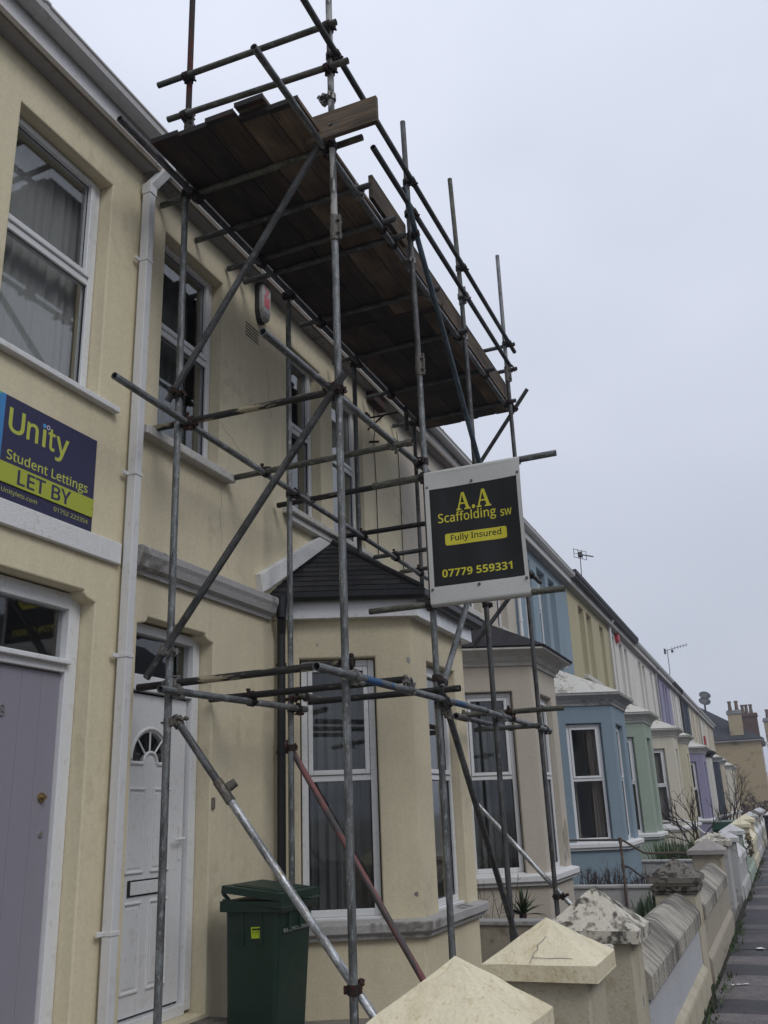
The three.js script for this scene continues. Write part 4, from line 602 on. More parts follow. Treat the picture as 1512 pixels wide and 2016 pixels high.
pier(-28.6, -29.15, { label: 'cream pier with pale yellow cap before the bright white wall', x0: -1.3, x1: -0.82, yc: 1.0, yb: 1.08, y1: 1.24, m: M.pale, capM: M.capCream });
pier(-32.6, -33.1, { label: 'bright white pier with white cap in front of the pale yellow bay', x0: -1.3, x1: -0.82, yc: 1.04, yb: 1.11, y1: 1.26, m: M.wallWhite, capM: M.capWhite });
pier(-37.0, -37.5, { label: 'dark capped pier in front of the purple house', x0: -1.3, x1: -0.82, yc: 1.04, yb: 1.11, y1: 1.26, m: M.wallTan, capM: M.capDark });
pier(-41.5, -42.0, { label: 'white capped pier in front of the black roofed bay', x0: -1.3, x1: -0.82, yc: 1.06, yb: 1.13, y1: 1.28, m: M.wallWhite, capM: M.capWhite });
pier(-46, -46.5, { label: 'tan pier in front of the charcoal house', x0: -1.3, x1: -0.82, yc: 1.06, yb: 1.13, y1: 1.28, m: M.wallTan, capM: M.capWhite });
{ const t = scene.getObjectByName('gate_pier_001'), S = (x, s) => { const cx = -1.0825, zz = -4.19 - 0.235 * s, y = 0.965 + 0.17 * s; return [cx + (x - cx), y + 0.003, zz + 0.002]; };
  part(t, 'crack', tubeThrough([S(-1.06, 0.55), S(-1.075, 0.45), S(-1.09, 0.38), S(-1.085, 0.3), S(-1.10, 0.22), S(-1.105, 0.1), S(-1.11, 0.02)], 0.0016, 4, 24), M.soffit); part(t, 'crack', tubeThrough([S(-1.105, 0.13), S(-1.04, 0.12), S(-0.98, 0.13), S(-0.93, 0.12)], 0.0013, 4, 16), M.soffit); }
{ const pl = plane(-0.86, -5.36, 0, -1), q = plane(-1.28, -5.36, 1, 0), t = scene.getObjectByName('gate_pier_002'); part(t, 'paint_chip', chip(q, 0.2, 0.82, 0.03, 0.02, 31), M.gasket); part(t, 'paint_chip', chip(q, 0.27, 0.815, 0.035, 0.028, 33), M.gasket); part(t, 'paint_chip', chip(q, 0.13, 0.835, 0.02, 0.008, 35), M.gasket); part(t, 'paint_chip', chip(q, 0.16, 0.70, 0.02, 0.016, 37), M.soffit); part(t, 'paint_chip', chip(pl, 0.2, 0.6, 0.02, 0.03, 39), M.soffit); }
// low front wall with sloping coping stones, recessed panel and plinth ledge
function frontWall(z0, z1, o) {
  const t = thing('front_wall', o.label, 'wall', [-1.05, 0, (z0 + z1) / 2], 'low front walls along the pavement');
  part(t, 'wall_panel', box(-1.2, -0.05, z0, -0.865, 0.6, z1), o.panel);
  part(t, 'plinth', sweep([[-0.02, -0.06], [0.04, -0.06], [0.04, 0.20], [0.035, 0.22], [-0.02, 0.29]], [[-0.868, z0], [-0.868, z1]], false), o.plinth);
  const L = z0 - z1, n = Math.max(1, Math.round(L / (o.stone ?? 1.9))), r = rng(Math.round(-z0 * 100));
  for (let i = 0; i < n; i++) {
    const a = z0 - (L * i) / n - 0.004, b = z0 - (L * (i + 1)) / n + 0.004, j = (r() - 0.5) * 0.012, prof = [[-0.37, 0.56], [0.03, 0.56 + j], [0.035, 0.57 + j], [0.035, 0.675 + j], [0.025, 0.69 + j], [-0.10, 0.815 + j], [-0.15, 0.83 + j], [-0.2, 0.815 + j], [-0.365, 0.69 + j]];
    const g = sweep(prof, [[-0.868, a], [-0.868, b]], false), p = g.attributes.position, uv = g.attributes.uv;
    for (let k = 0; k < p.count; k++) uv.setXY(k, -p.getZ(k) * 0.5, (p.getX(k) * 0.7 - p.getY(k)) * 0.8);
    part(t, 'coping_stone', g, o.coping || M.coping);
  }
  return t;
}
frontWall(-5.76, -9.11, { label: 'low wall with bluish white panel and dark streaked sloping coping', panel: M.wallBlueWhite, plinth: M.wallCream, stone: 3.4 });
frontWall(-9.62, -13.55, { label: 'low tan wall with grey streaked coping in two lengths', panel: M.wallTan, plinth: M.wallTan, stone: 1.95 });
frontWall(-17.45, -20.35, { label: 'low white wall with white coping in front of the blue house', panel: M.wallWhite, plinth: M.wallWhite, coping: M.capWhite });
frontWall(-20.8, -24.45, { label: 'low pale green wall in front of the green bay', panel: M.green, plinth: M.green, coping: M.trimDirty });
frontWall(-24.9, -28.65, { label: 'low pale yellow wall next to the bare shrub', panel: M.pale, plinth: M.pale, coping: M.capCream });
frontWall(-29.1, -32.65, { label: 'low bright white wall with white coping', panel: M.wallWhite, plinth: M.wallWhite, coping: M.capWhite });
frontWall(-33.05, -37.05, { label: 'low white wall between the white capped pier and the dark capped pier', panel: M.wallWhite, plinth: M.wallTan, coping: M.trimDirty });
frontWall(-37.45, -41.55, { label: 'low dirty wall in front of the purple house', panel: M.wallTan, plinth: M.wallTan, coping: M.trimDirty });
frontWall(-41.95, -46.05, { label: 'low white wall in front of the black roofed bay', panel: M.wallWhite, plinth: M.wallWhite, coping: M.capWhite });
frontWall(-46.45, -68, { label: 'long low wall in front of the farthest houses', panel: M.wallTan, plinth: M.wallTan, coping: M.trimDirty });
function crossWall(z, top, x0, x1, label, m, mc) { const t = thing('garden_divider', label, 'wall', [(x0 + x1) / 2, 0, z], 'low walls between front gardens'); part(t, 'wall', box(x0, 0, z + 0.09, x1, top - 0.05, z - 0.09, 0.01), m); part(t, 'coping', box(x0, top - 0.05, z + 0.115, x1, top, z - 0.115, 0.015), mc || m); return t; }
crossWall(-10.0, 0.51, -3.78, -1.3, 'low brown stained wall between the scaffolded and the pink garden', M.wallTan, M.trimGrey);
crossWall(-15.32, 0.43, -3.78, -1.35, 'low whitewashed wall under the rusty handrail', M.wallWhite, M.wallWhite);
crossWall(-20.2, 0.52, -3.78, -1.35, 'low white wall behind the rusty handrail beside the tall leaves', M.wallWhite, M.wallWhite);
crossWall(-25.8, 0.6, -3.78, -1.35, 'low cream wall behind the bare shrub', M.pale, M.wallWhite);
{
  const t = thing('handrail', 'rusty tubular handrail on posts above a whitewashed wall', 'handrail', [-2.43, 0, -15.2]), z = -15.2;
  part(t, 'top_rail', tubeThrough([[-3.75, 1.1, z], [-3.1, 1.095, z], [-2.43, 1.085, z], [-2.36, 1.06, z], [-2.16, 0.93, z], [-2.08, 0.885, z], [-1.9, 0.88, z], [-1.3, 0.875, z]], 0.017, 8, 60), M.railRust);
  part(t, 'lower_rail', tubeThrough([[-2.43, 0.70, z], [-2.34, 0.69, z], [-2.2, 0.58, z], [-2.1, 0.53, z], [-1.95, 0.525, z], [-1.35, 0.52, z]], 0.018, 8, 40), M.galvDark);
  part(t, 'post', [rod(V(-2.43, 0.1, z), V(-2.43, 1.08, z), 0.021, 0.021, 10), rod(V(-2.43, 0.66, z), V(-2.43, 0.74, z), 0.03, 0.03, 10), rod(V(-2.43, 1.04, z), V(-2.43, 1.12, z), 0.03, 0.03, 10)], M.railRust);
  const k = thing('handrail', 'pale painted tubular handrail beside the cream bay', 'handrail', [-2.3, 0, -25.6]);
  part(k, 'rail', tubeThrough([[-3.7, 1.15, -25.6], [-2.4, 1.14, -25.6], [-2.2, 1.08, -25.6], [-2.0, 0.85, -25.6], [-1.6, 0.8, -25.6]], 0.025, 8, 40), M.trimWhite); part(k, 'post', rod(V(-2.5, 0.1, -25.6), V(-2.5, 1.14, -25.6), 0.022, 0.022, 8), M.trimWhite);
}

// ---------------------------------------------------------------- scaffold
const sc = thing('scaffold', 'tube and fitting scaffold with boarded platform at the eaves of the cream house', 'scaffold', [-2.9, 0.1, -7.3]);
let toff = 0;
function tube(name, a, b, m, ex) { toff += 0.61; const t = part(sc, name, pipe(V(...a), V(...b), 0.0242, 0.0202, 18, toff), m || M.galv); return t; }
// band pair, block and bolts where two tubes cross; d1, d2 are the two tube directions, c the middle between them
function couple(p1, d1, p2, d2, m = M.coupler, sw = 1) {
  const A = V(...p1), B = V(...p2), a = V(...d1).normalize(), b = V(...d2).normalize(), g = [], mid = A.clone().add(B).multiplyScalar(0.5), off = B.clone().sub(A); if (off.length() < 1e-4) off.copy(a.clone().cross(b)); off.normalize();
  for (const [c, d] of [[A, a], [B, b]]) {
    g.push(pipe(c.clone().addScaledVector(d, -0.026), c.clone().addScaledVector(d, 0.026), 0.033, 0.0245, 12));
    const side = d.clone().cross(off).normalize(); if (side.length() < 0.5) side.set(1, 0, 0);
    const q = c.clone().addScaledVector(side, 0.042); g.push(rod(q.clone().addScaledVector(off, -0.03), q.clone().addScaledVector(off, 0.055 * sw), 0.0075, 0.0075, 6), rod(q.clone().addScaledVector(off, 0.028), q.clone().addScaledVector(off, 0.045), 0.015, 0.015, 6));
    const e = c.clone().addScaledVector(side, -0.036); g.push(rod(e.clone().addScaledVector(d, -0.02), e.clone().addScaledVector(d, 0.02), 0.011, 0.011, 6), rod(q.clone().addScaledVector(d, -0.02), q.clone().addScaledVector(d, 0.02), 0.012, 0.012, 6));
  }
  g.push(rod(A.clone().addScaledVector(off, 0.018), B.clone().addScaledVector(off, -0.018), 0.024, 0.024, 8));
  return part(sc, 'coupler', g, m);
}
function sleeveOn(x, z, y, m = M.sleeve, L = 0.2) { part(sc, 'sleeve_coupler', [pipe(V(x, y - L / 2, z), V(x, y + L / 2, z), 0.0315, 0.0245, 14), box(x + 0.026, y - L / 2, z + 0.012, x + 0.05, y + L / 2, z - 0.012, 0.005), rod(V(x + 0.038, y - 0.05, z + 0.03), V(x + 0.038, y - 0.05, z - 0.03), 0.011, 0.011, 6), rod(V(x + 0.038, y + 0.05, z + 0.03), V(x + 0.038, y + 0.05, z - 0.03), 0.011, 0.011, 6)], m); }
const XF = -2.25, XB = -3.5, Z = [-4.86, -6.46, -7.95, -9.68], G0 = 0.115, X = [1, 0, 0], Y = [0, 1, 0], Zd = [0, 0, -1];
// standards
tube('standard', [-2.263, G0, -4.885], [-2.252, 5.5, -4.845], M.galv); tube('standard', [-2.252, 5.502, -4.845], [-2.247, 8.6, -4.82], M.tWhite); sleeveOn(-2.252, -4.845, 5.46);
tube('standard', [-3.5, G0, -4.875], [-3.5, 6.86, -4.84], M.galv); tube('standard', [-3.5, 6.862, -4.84], [-3.5, 8.9, -4.835], M.rustTube); sleeveOn(-3.5, -4.84, 6.86, M.sleeve, 0.18);
tube('standard', [-2.25, G0, -6.48], [-2.25, 5.2, -6.455], M.galv); tube('standard', [-2.25, 5.202, -6.455], [-2.245, 7.59, -6.36], M.galvDark); sleeveOn(-2.25, -6.455, 5.16);
tube('standard', [-2.25, G0, -8.03], [-2.25, 6.62, -7.9], M.galvDark); tube('standard', [-2.25, 6.622, -7.9], [-2.25, 7.99, -7.78], M.tubeMoss); sleeveOn(-2.25, -7.9, 6.63, M.couplerGalv);
tube('standard', [-2.25, G0, -9.74], [-2.25, 6.5, -9.63], M.galvDark); tube('standard', [-2.25, 6.502, -9.63], [-2.25, 8.19, -9.66], M.galv); sleeveOn(-2.25, -9.63, 6.52);
tube('standard', [-3.5, G0, -6.5], [-3.5, 6.2, -6.48], M.galv); tube('standard', [-3.5, 3.98, -7.945], [-3.5, 6.2, -7.94], M.galvDark); tube('standard', [-3.5, G0, -9.71], [-3.5, 6.2, -9.73], M.galvDark);
for (const [x, z] of [[-2.263, -4.885], [-3.5, -4.875], [-2.25, -6.48], [-3.5, -6.5], [-2.25, -8.03], [-2.25, -9.74], [-3.5, -9.71]]) part(sc, 'base_plate', box(x - 0.075, G0 - 0.006, z + 0.075, x + 0.075, G0 + 0.004, z - 0.075, 0.003), M.coupler);
// guard rails
tube('guard_rail', [-3.768, 7.264, -4.79], [-2.172, 7.213, -4.79], M.tubeMoss); tube('guard_rail', [-3.652, 6.875, -4.785], [-2.083, 6.807, -4.785], M.tubeMoss);
tube('guard_rail', [-2.195, 6.955, -4.0], [-2.195, 6.934, -9.887], M.galvDark); tube('guard_rail', [-2.195, 6.615, -5.48], [-2.195, 6.60, -9.55], M.galvDark);
tube('guard_rail', [-2.9, 6.96, -9.74], [-2.15, 6.96, -9.74], M.galvDark); tube('guard_rail', [-2.9, 6.63, -9.74], [-2.15, 6.63, -9.74], M.galvDark);
couple([-3.5, 7.25, -4.835], Y, [-3.5, 7.255, -4.79], X); couple([-2.248, 7.215, -4.83], Y, [-2.248, 7.215, -4.79], X); couple([-3.5, 6.868, -4.838], Y, [-3.5, 6.868, -4.785], X); couple([-2.249, 6.815, -4.835], Y, [-2.249, 6.815, -4.785], X);
couple([-2.247, 6.95, -4.83], Y, [-2.195, 6.95, -4.83], Zd); couple([-2.247, 6.58, -4.838], Y, [-2.31, 6.58, -4.838], Zd, M.couplerGalv);
for (const [z, y1, y2] of [[-6.385, 6.945, 6.612], [-7.87, 6.94, 6.607], [-9.64, 6.935, 6.6]]) { couple([-2.25, y1, z], Y, [-2.195, y1, z], Zd); couple([-2.25, y2, z], Y, [-2.195, y2, z], Zd, z < -7 && z > -8 ? M.couplerGalv : M.coupler); }
// ledgers and transoms under the deck
const yl = 6.15, yt = 6.199;
tube('ledger', [-2.31, yl + 0.005, -3.84], [-2.31, yl, -9.84], M.galv); tube('ledger', [-3.44, yl, -3.98], [-3.44, yl, -9.9], M.galvDark);
const tz = [[-4.92, -3.78, -2.04], [-5.42, -3.79, -2.2], [-5.89, -3.78, -2.18], [-6.13, -3.76, -2.18], [-7.03, -3.66, -2.2], [-7.88, -3.72, -2.2], [-8.82, -3.74, -2.19], [-9.72, -3.78, -2.19]];
tz.forEach(([z, a, b], i) => { tube('transom', [a, yt, z], [b, yt, z + 0.02], i ? M.galvDark : M.tubeMoss); couple([-2.31, yl, z], Zd, [-2.31, yt, z], X, i % 3 === 1 ? M.couplerGalv : M.coupler, 0.6); if (i % 2 === 0) couple([-3.44, yl, z], Zd, [-3.44, yt, z], X, M.coupler, 0.6); });
for (const [z, zz] of [[-4.84, -4.84], [-6.43, -6.43], [-7.92, -7.92], [-9.64, -9.64]]) { couple([-2.25, yl, z], Y, [-2.31, yl, z], Zd, z === -6.43 || z === -7.92 ? M.couplerGalv : M.coupler); couple([-3.5, yl, z], Y, [-3.44, yl, z], Zd); }
// middle lift
tube('ledger', [-3.44, 4.26, -4.09], [-3.44, 4.195, -9.75], M.galv); tube('ledger', [-2.31, 4.22, -3.97], [-2.31, 4.30, -6.85], M.galv); tube('ledger', [-2.195, 4.1, -6.7], [-2.195, 4.065, -10.12], M.galvDark);
tube('transom', [-3.79, 4.285, -4.92], [-2.31, 4.262, -4.92], M.tCream); tube('transom', [-3.765, 4.25, -5.96], [-2.2, 4.25, -5.94], M.tubeMoss); tube('transom', [-3.755, 4.25, -6.74], [-2.29, 4.255, -6.72], M.tBlack);
tube('transom', [-3.68, 4.25, -7.89], [-2.2, 4.25, -7.9], M.tBlack); tube('transom', [-3.72, 4.25, -8.76], [-2.3, 4.25, -8.75], M.galvDark); tube('transom', [-3.68, 4.25, -9.5], [-2.2, 4.25, -9.45], M.tubeMoss);
couple([-3.5, 4.26, -4.875], Y, [-3.44, 4.25, -4.875], Zd, M.rust); couple([-2.257, 4.26, -4.86], Y, [-2.31, 4.245, -4.86], Zd, M.rust); couple([-3.44, 4.25, -4.92], Zd, [-3.44, 4.285, -4.92], X, M.rust, 0.6); couple([-2.31, 4.245, -4.93], Zd, [-2.34, 4.262, -4.93], X, M.rust, 0.6);
couple([-3.5, 4.235, -6.49], Y, [-3.44, 4.235, -6.49], Zd); couple([-3.44, 4.23, -6.74], Zd, [-3.44, 4.25, -6.74], X, M.couplerGalv, 0.6); couple([-3.44, 4.215, -7.9], Zd, [-3.44, 4.25, -7.9], X, M.coupler, 0.6); couple([-3.44, 4.205, -8.76], Zd, [-3.44, 4.25, -8.76], X, M.coupler, 0.6); couple([-3.44, 4.2, -9.5], Zd, [-3.44, 4.25, -9.5], X, M.coupler, 0.6); couple([-3.44, 4.24, -5.96], Zd, [-3.44, 4.26, -5.96], X, M.coupler, 0.6);
couple([-2.25, 4.29, -6.46], Y, [-2.31, 4.29, -6.46], Zd); couple([-2.31, 4.275, -5.95], Zd, [-2.31, 4.25, -5.95], X, M.couplerGalv, 0.6); couple([-2.25, 4.075, -9.7], Y, [-2.195, 4.07, -9.7], Zd);
part(sc, 'tube_cap', pipe(V(-2.21, 4.25, -5.94), V(-2.155, 4.25, -5.94), 0.03, 0.026, 14), M.sleeve);
// lower lift
tube('transom', [-3.79, 2.447, -4.93], [-2.29, 2.466, -4.93], M.tCream); tube('ledger', [-2.195, 2.364, -4.36], [-2.195, 2.395, -7.5], M.galv); tube('ledger', [-2.195, 2.39, -7.53], [-2.195, 2.385, -9.92], M.galv);
tube('ledger', [-3.44, 2.383, -4.69], [-3.44, 2.425, -6.64], M.galv); tube('ledger', [-3.38, 2.515, -6.36], [-3.38, 2.515, -6.85], M.tubeMoss);
tube('transom', [-3.79, 2.452, -5.78], [-2.2, 2.452, -5.72], M.tBlack); tube('transom', [-3.3, 2.452, -6.42], [-2.05, 2.452, -6.40], M.tBlack);
tube('transom', [-2.6, 2.45, -8.28], [-1.70, 2.45, -8.32], M.tubeMoss); tube('ledger', [-2.62, 2.42, -8.0], [-2.62, 2.43, -9.9], M.galvDark); tube('transom', [-2.72, 2.36, -8.86], [-2.06, 2.36, -8.9], M.galvDark);
couple([-3.5, 2.39, -4.875], Y, [-3.44, 2.39, -4.875], Zd, M.couplerGalv); couple([-3.5, 2.447, -4.875], Y, [-3.5, 2.45, -4.93], X, M.couplerGalv); couple([-2.26, 2.37, -4.88], Y, [-2.195, 2.37, -4.88], Zd, M.couplerGalv); couple([-2.26, 2.46, -4.885], Y, [-2.26, 2.466, -4.93], X, M.coupler);
couple([-3.5, 2.42, -6.5], Y, [-3.44, 2.42, -6.5], Zd, M.rust); couple([-3.44, 2.405, -5.78], Zd, [-3.44, 2.452, -5.78], X, M.coupler, 0.7); couple([-2.25, 2.385, -6.475], Y, [-2.195, 2.385, -6.475], Zd); couple([-2.195, 2.38, -5.72], Zd, [-2.195, 2.43, -5.72], X, M.couplerGalv, 0.7);
couple([-2.25, 2.39, -8.0], Y, [-2.195, 2.39, -8.0], Zd, M.couplerGalv); couple([-2.195, 2.39, -8.3], Zd, [-2.195, 2.45, -8.3], X, M.rust); couple([-2.25, 2.385, -9.72], Y, [-2.195, 2.385, -9.72], Zd); couple([-2.62, 2.42, -8.28], Zd, [-2.62, 2.45, -8.28], X, M.couplerGalv, 0.7); couple([-3.38, 2.515, -6.5], Zd, [-3.48, 2.5, -6.5], Y, M.rust);
part(sc, 'sleeve_coupler', pipe(V(-2.62, 2.42, -8.0), V(-2.62, 2.42, -8.3), 0.032, 0.0245, 14), M.sleeve);
for (const [a, b] of [[-4.92, -5.42], [-6.6, -6.98]]) part(sc, 'paint_band', pipe(V(-2.195, 2.364 + (-4.36 - a) * 0.00987, a), V(-2.195, 2.364 + (-4.36 - b) * 0.00987, b), 0.0247, 0.0243, 18), M.tBlue);
// braces
tube('brace', [-3.63, 2.48, -4.80], [-2.18, 4.313, -4.80], M.galvDark); tube('brace', [-3.547, 4.403, -4.79], [-2.19, 6.365, -4.79], M.galvDark); tube('brace', [-3.5, 2.24, -4.935], [-3.12, 1.768, -4.935], M.galvDark); tube('brace', [-3.118, 1.765, -4.935], [-2.1, 0.5, -4.935], M.galvBright);
part(sc, 'sleeve_coupler', [pipe(V(-3.17, 1.83, -4.935), V(-3.07, 1.705, -4.935), 0.0305, 0.0245, 14), rod(V(-3.10, 1.79, -4.95), V(-3.06, 1.82, -4.97), 0.03, 0.026, 12)], M.sleeve);
tube('brace', [-3.57, 2.18, -6.55], [-2.42, 0.37, -6.55], M.tPink); tube('brace', [-2.19, 2.47, -6.37], [-2.19, 0.5, -7.99], M.galvDark); tube('brace', [-3.3, 1.97, -9.77], [-2.06, 0.61, -9.77], M.galvBright);
tube('brace', [-2.19, 3.5, -7.42], [-2.19, 2.47, -6.41], M.galv); tube('brace', [-2.19, 6.70, -6.13], [-2.19, 4.72, -7.93], M.galvBlue); tube('brace', [-2.06, 6.35, -9.78], [-3.3, 4.77, -9.78], M.galvDark); tube('brace', [-2.3, 4.06, -9.78], [-2.95, 3.35, -9.78], M.galvDark);
couple([-2.252, 4.22, -4.855], Y, [-2.252, 4.22, -4.80], [1.45, 1.833, 0]); couple([-3.5, 2.645, -4.872], Y, [-3.5, 2.645, -4.80], [1.45, 1.833, 0], M.couplerGalv); couple([-3.5, 4.47, -4.86], Y, [-3.5, 4.47, -4.79], [1.357, 1.962, 0]); couple([-3.5, 2.2, -4.875], Y, [-3.47, 2.2, -4.935], [1, -1.24, 0], M.sleeve); couple([-2.262, 0.72, -4.88], Y, [-2.277, 0.72, -4.935], [1, -1.24, 0], M.rust); couple([-2.252, 6.275, -4.845], Y, [-2.252, 6.275, -4.79], [1.357, 1.962, 0], M.couplerGalv);
couple([-3.5, 2.12, -6.5], Y, [-3.53, 2.12, -6.55], [1.15, -1.81, 0], M.rust); couple([-2.25, 2.55, -6.475], Y, [-2.19, 2.5, -6.44], [0, 1, -1]); couple([-2.25, 2.35, -6.477], Y, [-2.19, 2.3, -6.5], [0, -1.97, -1.62], M.sleeve); couple([-2.25, 6.4, -6.42], Y, [-2.19, 6.4, -6.4], [0, -2, -1.8]); couple([-2.25, 0.75, -9.735], Y, [-2.19, 0.75, -9.77], [1.24, -1.36, 0]); couple([-2.25, 6.15, -9.64], Y, [-2.23, 6.13, -9.78], [1.24, 1.58, 0]); couple([-2.25, 3.4, -8.0], Y, [-2.19, 3.4, -7.42], [0, 1, -1], M.coupler);
tube('hanger', [-3.4, 5.87, -9.2], [-3.4, 6.16, -9.2], M.galvDark);
// deck boards: five wide, lapped near the middle
{
  const r = rng(77), w = 0.225, x0 = -3.452, gap = 0.006;
  const plank = (name, x, y, za, zb, m, tilt = 0) => { const L = za - zb, g = flatGeo(new RoundedBoxGeometry(w, 0.038, L, 1, 0.005)), p = g.attributes.position, n = g.attributes.normal, uv = new Float32Array(p.count * 2), o1 = r(), o2 = r(); for (let i = 0; i < p.count; i++) { uv[i * 2] = p.getZ(i) / 1.6 + o1; uv[i * 2 + 1] = (Math.abs(n.getX(i)) > 0.7 ? p.getY(i) : p.getX(i)) / 0.5 + o2; } g.setAttribute('uv', new THREE.BufferAttribute(uv, 2)); g.rotateX(tilt); g.translate(x + w / 2, y, (za + zb) / 2); const b = part(sc, name, strip(g), m);
    for (const z of [za, zb]) part(b, 'end_band', [box(x - 0.0015, y - 0.0205, z + 0.0012, x + w + 0.0015, y + 0.0205, z - 0.0012), box(x + 0.004, y - 0.0212, z + (z === za ? -0.04 : 0.04), x + w - 0.004, y - 0.0195, z), box(x + 0.004, y + 0.0195, z + (z === za ? -0.04 : 0.04), x + w - 0.004, y + 0.0212, z)], M.coupler); return b; };
  for (let i = 0; i < 5; i++) {
    const x = x0 + i * (w + gap), s = [0.02, 0, 0.03, -0.04, -0.05][i];
    plank('deck_board', x, 6.244, -4.36 + s, -7.28 - 0.02 * i, i === 3 ? M.boards[3] : M.boards[(i * 2) % 5]);
    plank('deck_board', x + 0.004, 6.244, -7.30 - 0.02 * i, -10.02 - 0.05 * r(), M.boards[(i * 3 + 1) % 5]);
  }
  plank('deck_board', x0 + 3 * (w + gap) + 0.004, 6.2845, -4.33, -6.6, M.boardPale); plank('deck_board', x0 + 1 * (w + gap) + 0.02, 6.284, -4.44, -8.2, M.boards[2]); plank('deck_board', x0 - 0.01, 6.284, -4.40, -8.3, M.boards[0]);
  const toe = (geo) => { const p = geo.attributes.position, uv = geo.attributes.uv; for (let i = 0; i < p.count; i++) uv.setXY(i, (p.getZ(i) + p.getX(i)) / 1.6, p.getY(i) / 0.5); return geo; };
  part(sc, 'toe_board', toe(box(-2.42, 6.155, -4.745, -1.862, 6.375, -4.783, 0.005)), M.boardPale);
  part(sc, 'toe_board', toe(box(-2.305, 6.262, -5.62, -2.267, 6.485, -6.36, 0.005)), M.toe); part(sc, 'toe_board', toe(box(-2.305, 6.262, -6.05, -2.345, 6.47, -9.98, 0.005)), M.toe);
}

// ---------------------------------------------------------------- signs
function printed(w, h, draw) { const c = document.createElement('canvas'); c.width = w; c.height = h; draw(c.getContext('2d'), w, h); const t = new THREE.CanvasTexture(c); t.colorSpace = THREE.SRGBColorSpace; t.magFilter = THREE.LinearFilter; return t; }
function fit(ctx, text, font, x0, x1, base, size, color, bold) { ctx.font = font.replace('SZ', `${size}px`); ctx.fillStyle = color; ctx.textBaseline = 'alphabetic'; const w = ctx.measureText(text).width; ctx.save(); ctx.translate(x0, base); ctx.scale((x1 - x0) / w, 1); ctx.fillText(text, 0, 0); if (bold) { ctx.strokeStyle = color; ctx.lineWidth = bold; ctx.strokeText(text, 0, 0); } ctx.restore(); }
function printPlane(pl, u0, u1, y0, y1, w) { const g = new THREE.PlaneGeometry(u1 - u0, y1 - y0); g.translate((u0 + u1) / 2, (y0 + y1) / 2, w); return strip(pl.put(g).toNonIndexed()); }
{
  const W = 1024, u0 = 3.44, u1 = 4.368, y0 = 3.345, y1 = 3.988, S = W / (u1 - u0), H = Math.round((y1 - y0) * S), X2 = (mm) => (3.5 + mm / 1000 - u0) * S, Y2 = (mm) => (y1 - mm / 1000) * S, ink = '#c9cf4e', navy = '#2a2650';
  const tex = printed(W, H, (c) => {
    c.fillStyle = navy; c.fillRect(0, 0, W, H);
    c.fillStyle = '#3f8fd0'; c.fillRect(0, 0, X2(78), Y2(3571)); c.fillStyle = '#59c08a'; c.beginPath(); c.moveTo(0, 0); c.lineTo(X2(50), 0); c.lineTo(0, X2(40)); c.fill();
    for (const [ch, a, b] of [['U', 116, 236], ['n', 260, 349], ['\u0131', 389, 411], ['t', 434, 490], ['y', 504, 610]]) { c.font = `${0.2 * S}px sans-serif`; const m = c.measureText(ch), w = m.actualBoundingBoxRight + m.actualBoundingBoxLeft; c.save(); c.translate(X2(a), Y2(3777)); c.scale((X2(b) - X2(a)) / w, 1); c.fillStyle = c.strokeStyle = ink; c.lineWidth = 0.006 * S; c.fillText(ch, m.actualBoundingBoxLeft, 0); c.strokeText(ch, m.actualBoundingBoxLeft, 0); c.restore(); }
    c.fillStyle = '#4da3dd'; c.beginPath(); c.arc(X2(396), Y2(3911), 0.014 * S, 0, 7); c.fill(); c.strokeStyle = '#e6e2ea'; c.lineWidth = 0.006 * S; c.beginPath(); c.arc(X2(428), Y2(3911), 0.012 * S, 0, 7); c.stroke();
    fit(c, 'Student Lettings', 'SZ sans-serif', X2(119), X2(812), Y2(3606), 0.08 * S, ink, 2);
    fit(c, 'Unitylets.com', 'SZ sans-serif', X2(104), X2(391), Y2(3403), 0.036 * S, ink); fit(c, '01752 223354', 'SZ sans-serif', X2(525), X2(831), Y2(3404), 0.038 * S, ink);
  });
  const tex2 = printed(W, 136, (c) => { c.fillStyle = '#b9c23a'; c.fillRect(0, 0, W, 136); const q = (mm) => (3.5 + mm / 1000 - u0) * S; fit(c, 'LET BY', 'SZ sans-serif', q(200), q(655), 116, 0.122 * S, navy, 5); c.strokeStyle = '#3a3850'; c.lineWidth = 5; c.beginPath(); c.moveTo(q(850), 66); c.lineTo(W, 74); c.stroke(); });
  const t = thing('letting_board', 'navy and yellow letting sign fixed above the string course of number 28', 'sign', [-3.78, y0, -4], undefined);
  part(t, 'board', FACE.put(box(u0, y0, 0.004, u1, y1, 0.021, 0.002)), mat([0.03, 0.025, 0.09], { rough: 0.5 }));
  part(t, 'print', printPlane(FACE, u0 + 0.001, u1 - 0.001, y0 + 0.001, y1 - 0.001, 0.0225), mat([0.8, 0.8, 0.8], { map: tex, rough: 0.45 }));
  part(t, 'slip', FACE.put(box(u0, 3.455, 0.024, u1 - 0.004, 3.578, 0.029, 0.001)), mat([0.3, 0.33, 0.05], { rough: 0.5 })); part(t, 'slip_print', printPlane(FACE, u0 + 0.001, u1 - 0.005, 3.456, 3.577, 0.0305), mat([0.8, 0.8, 0.8], { map: tex2, rough: 0.45 }));
}
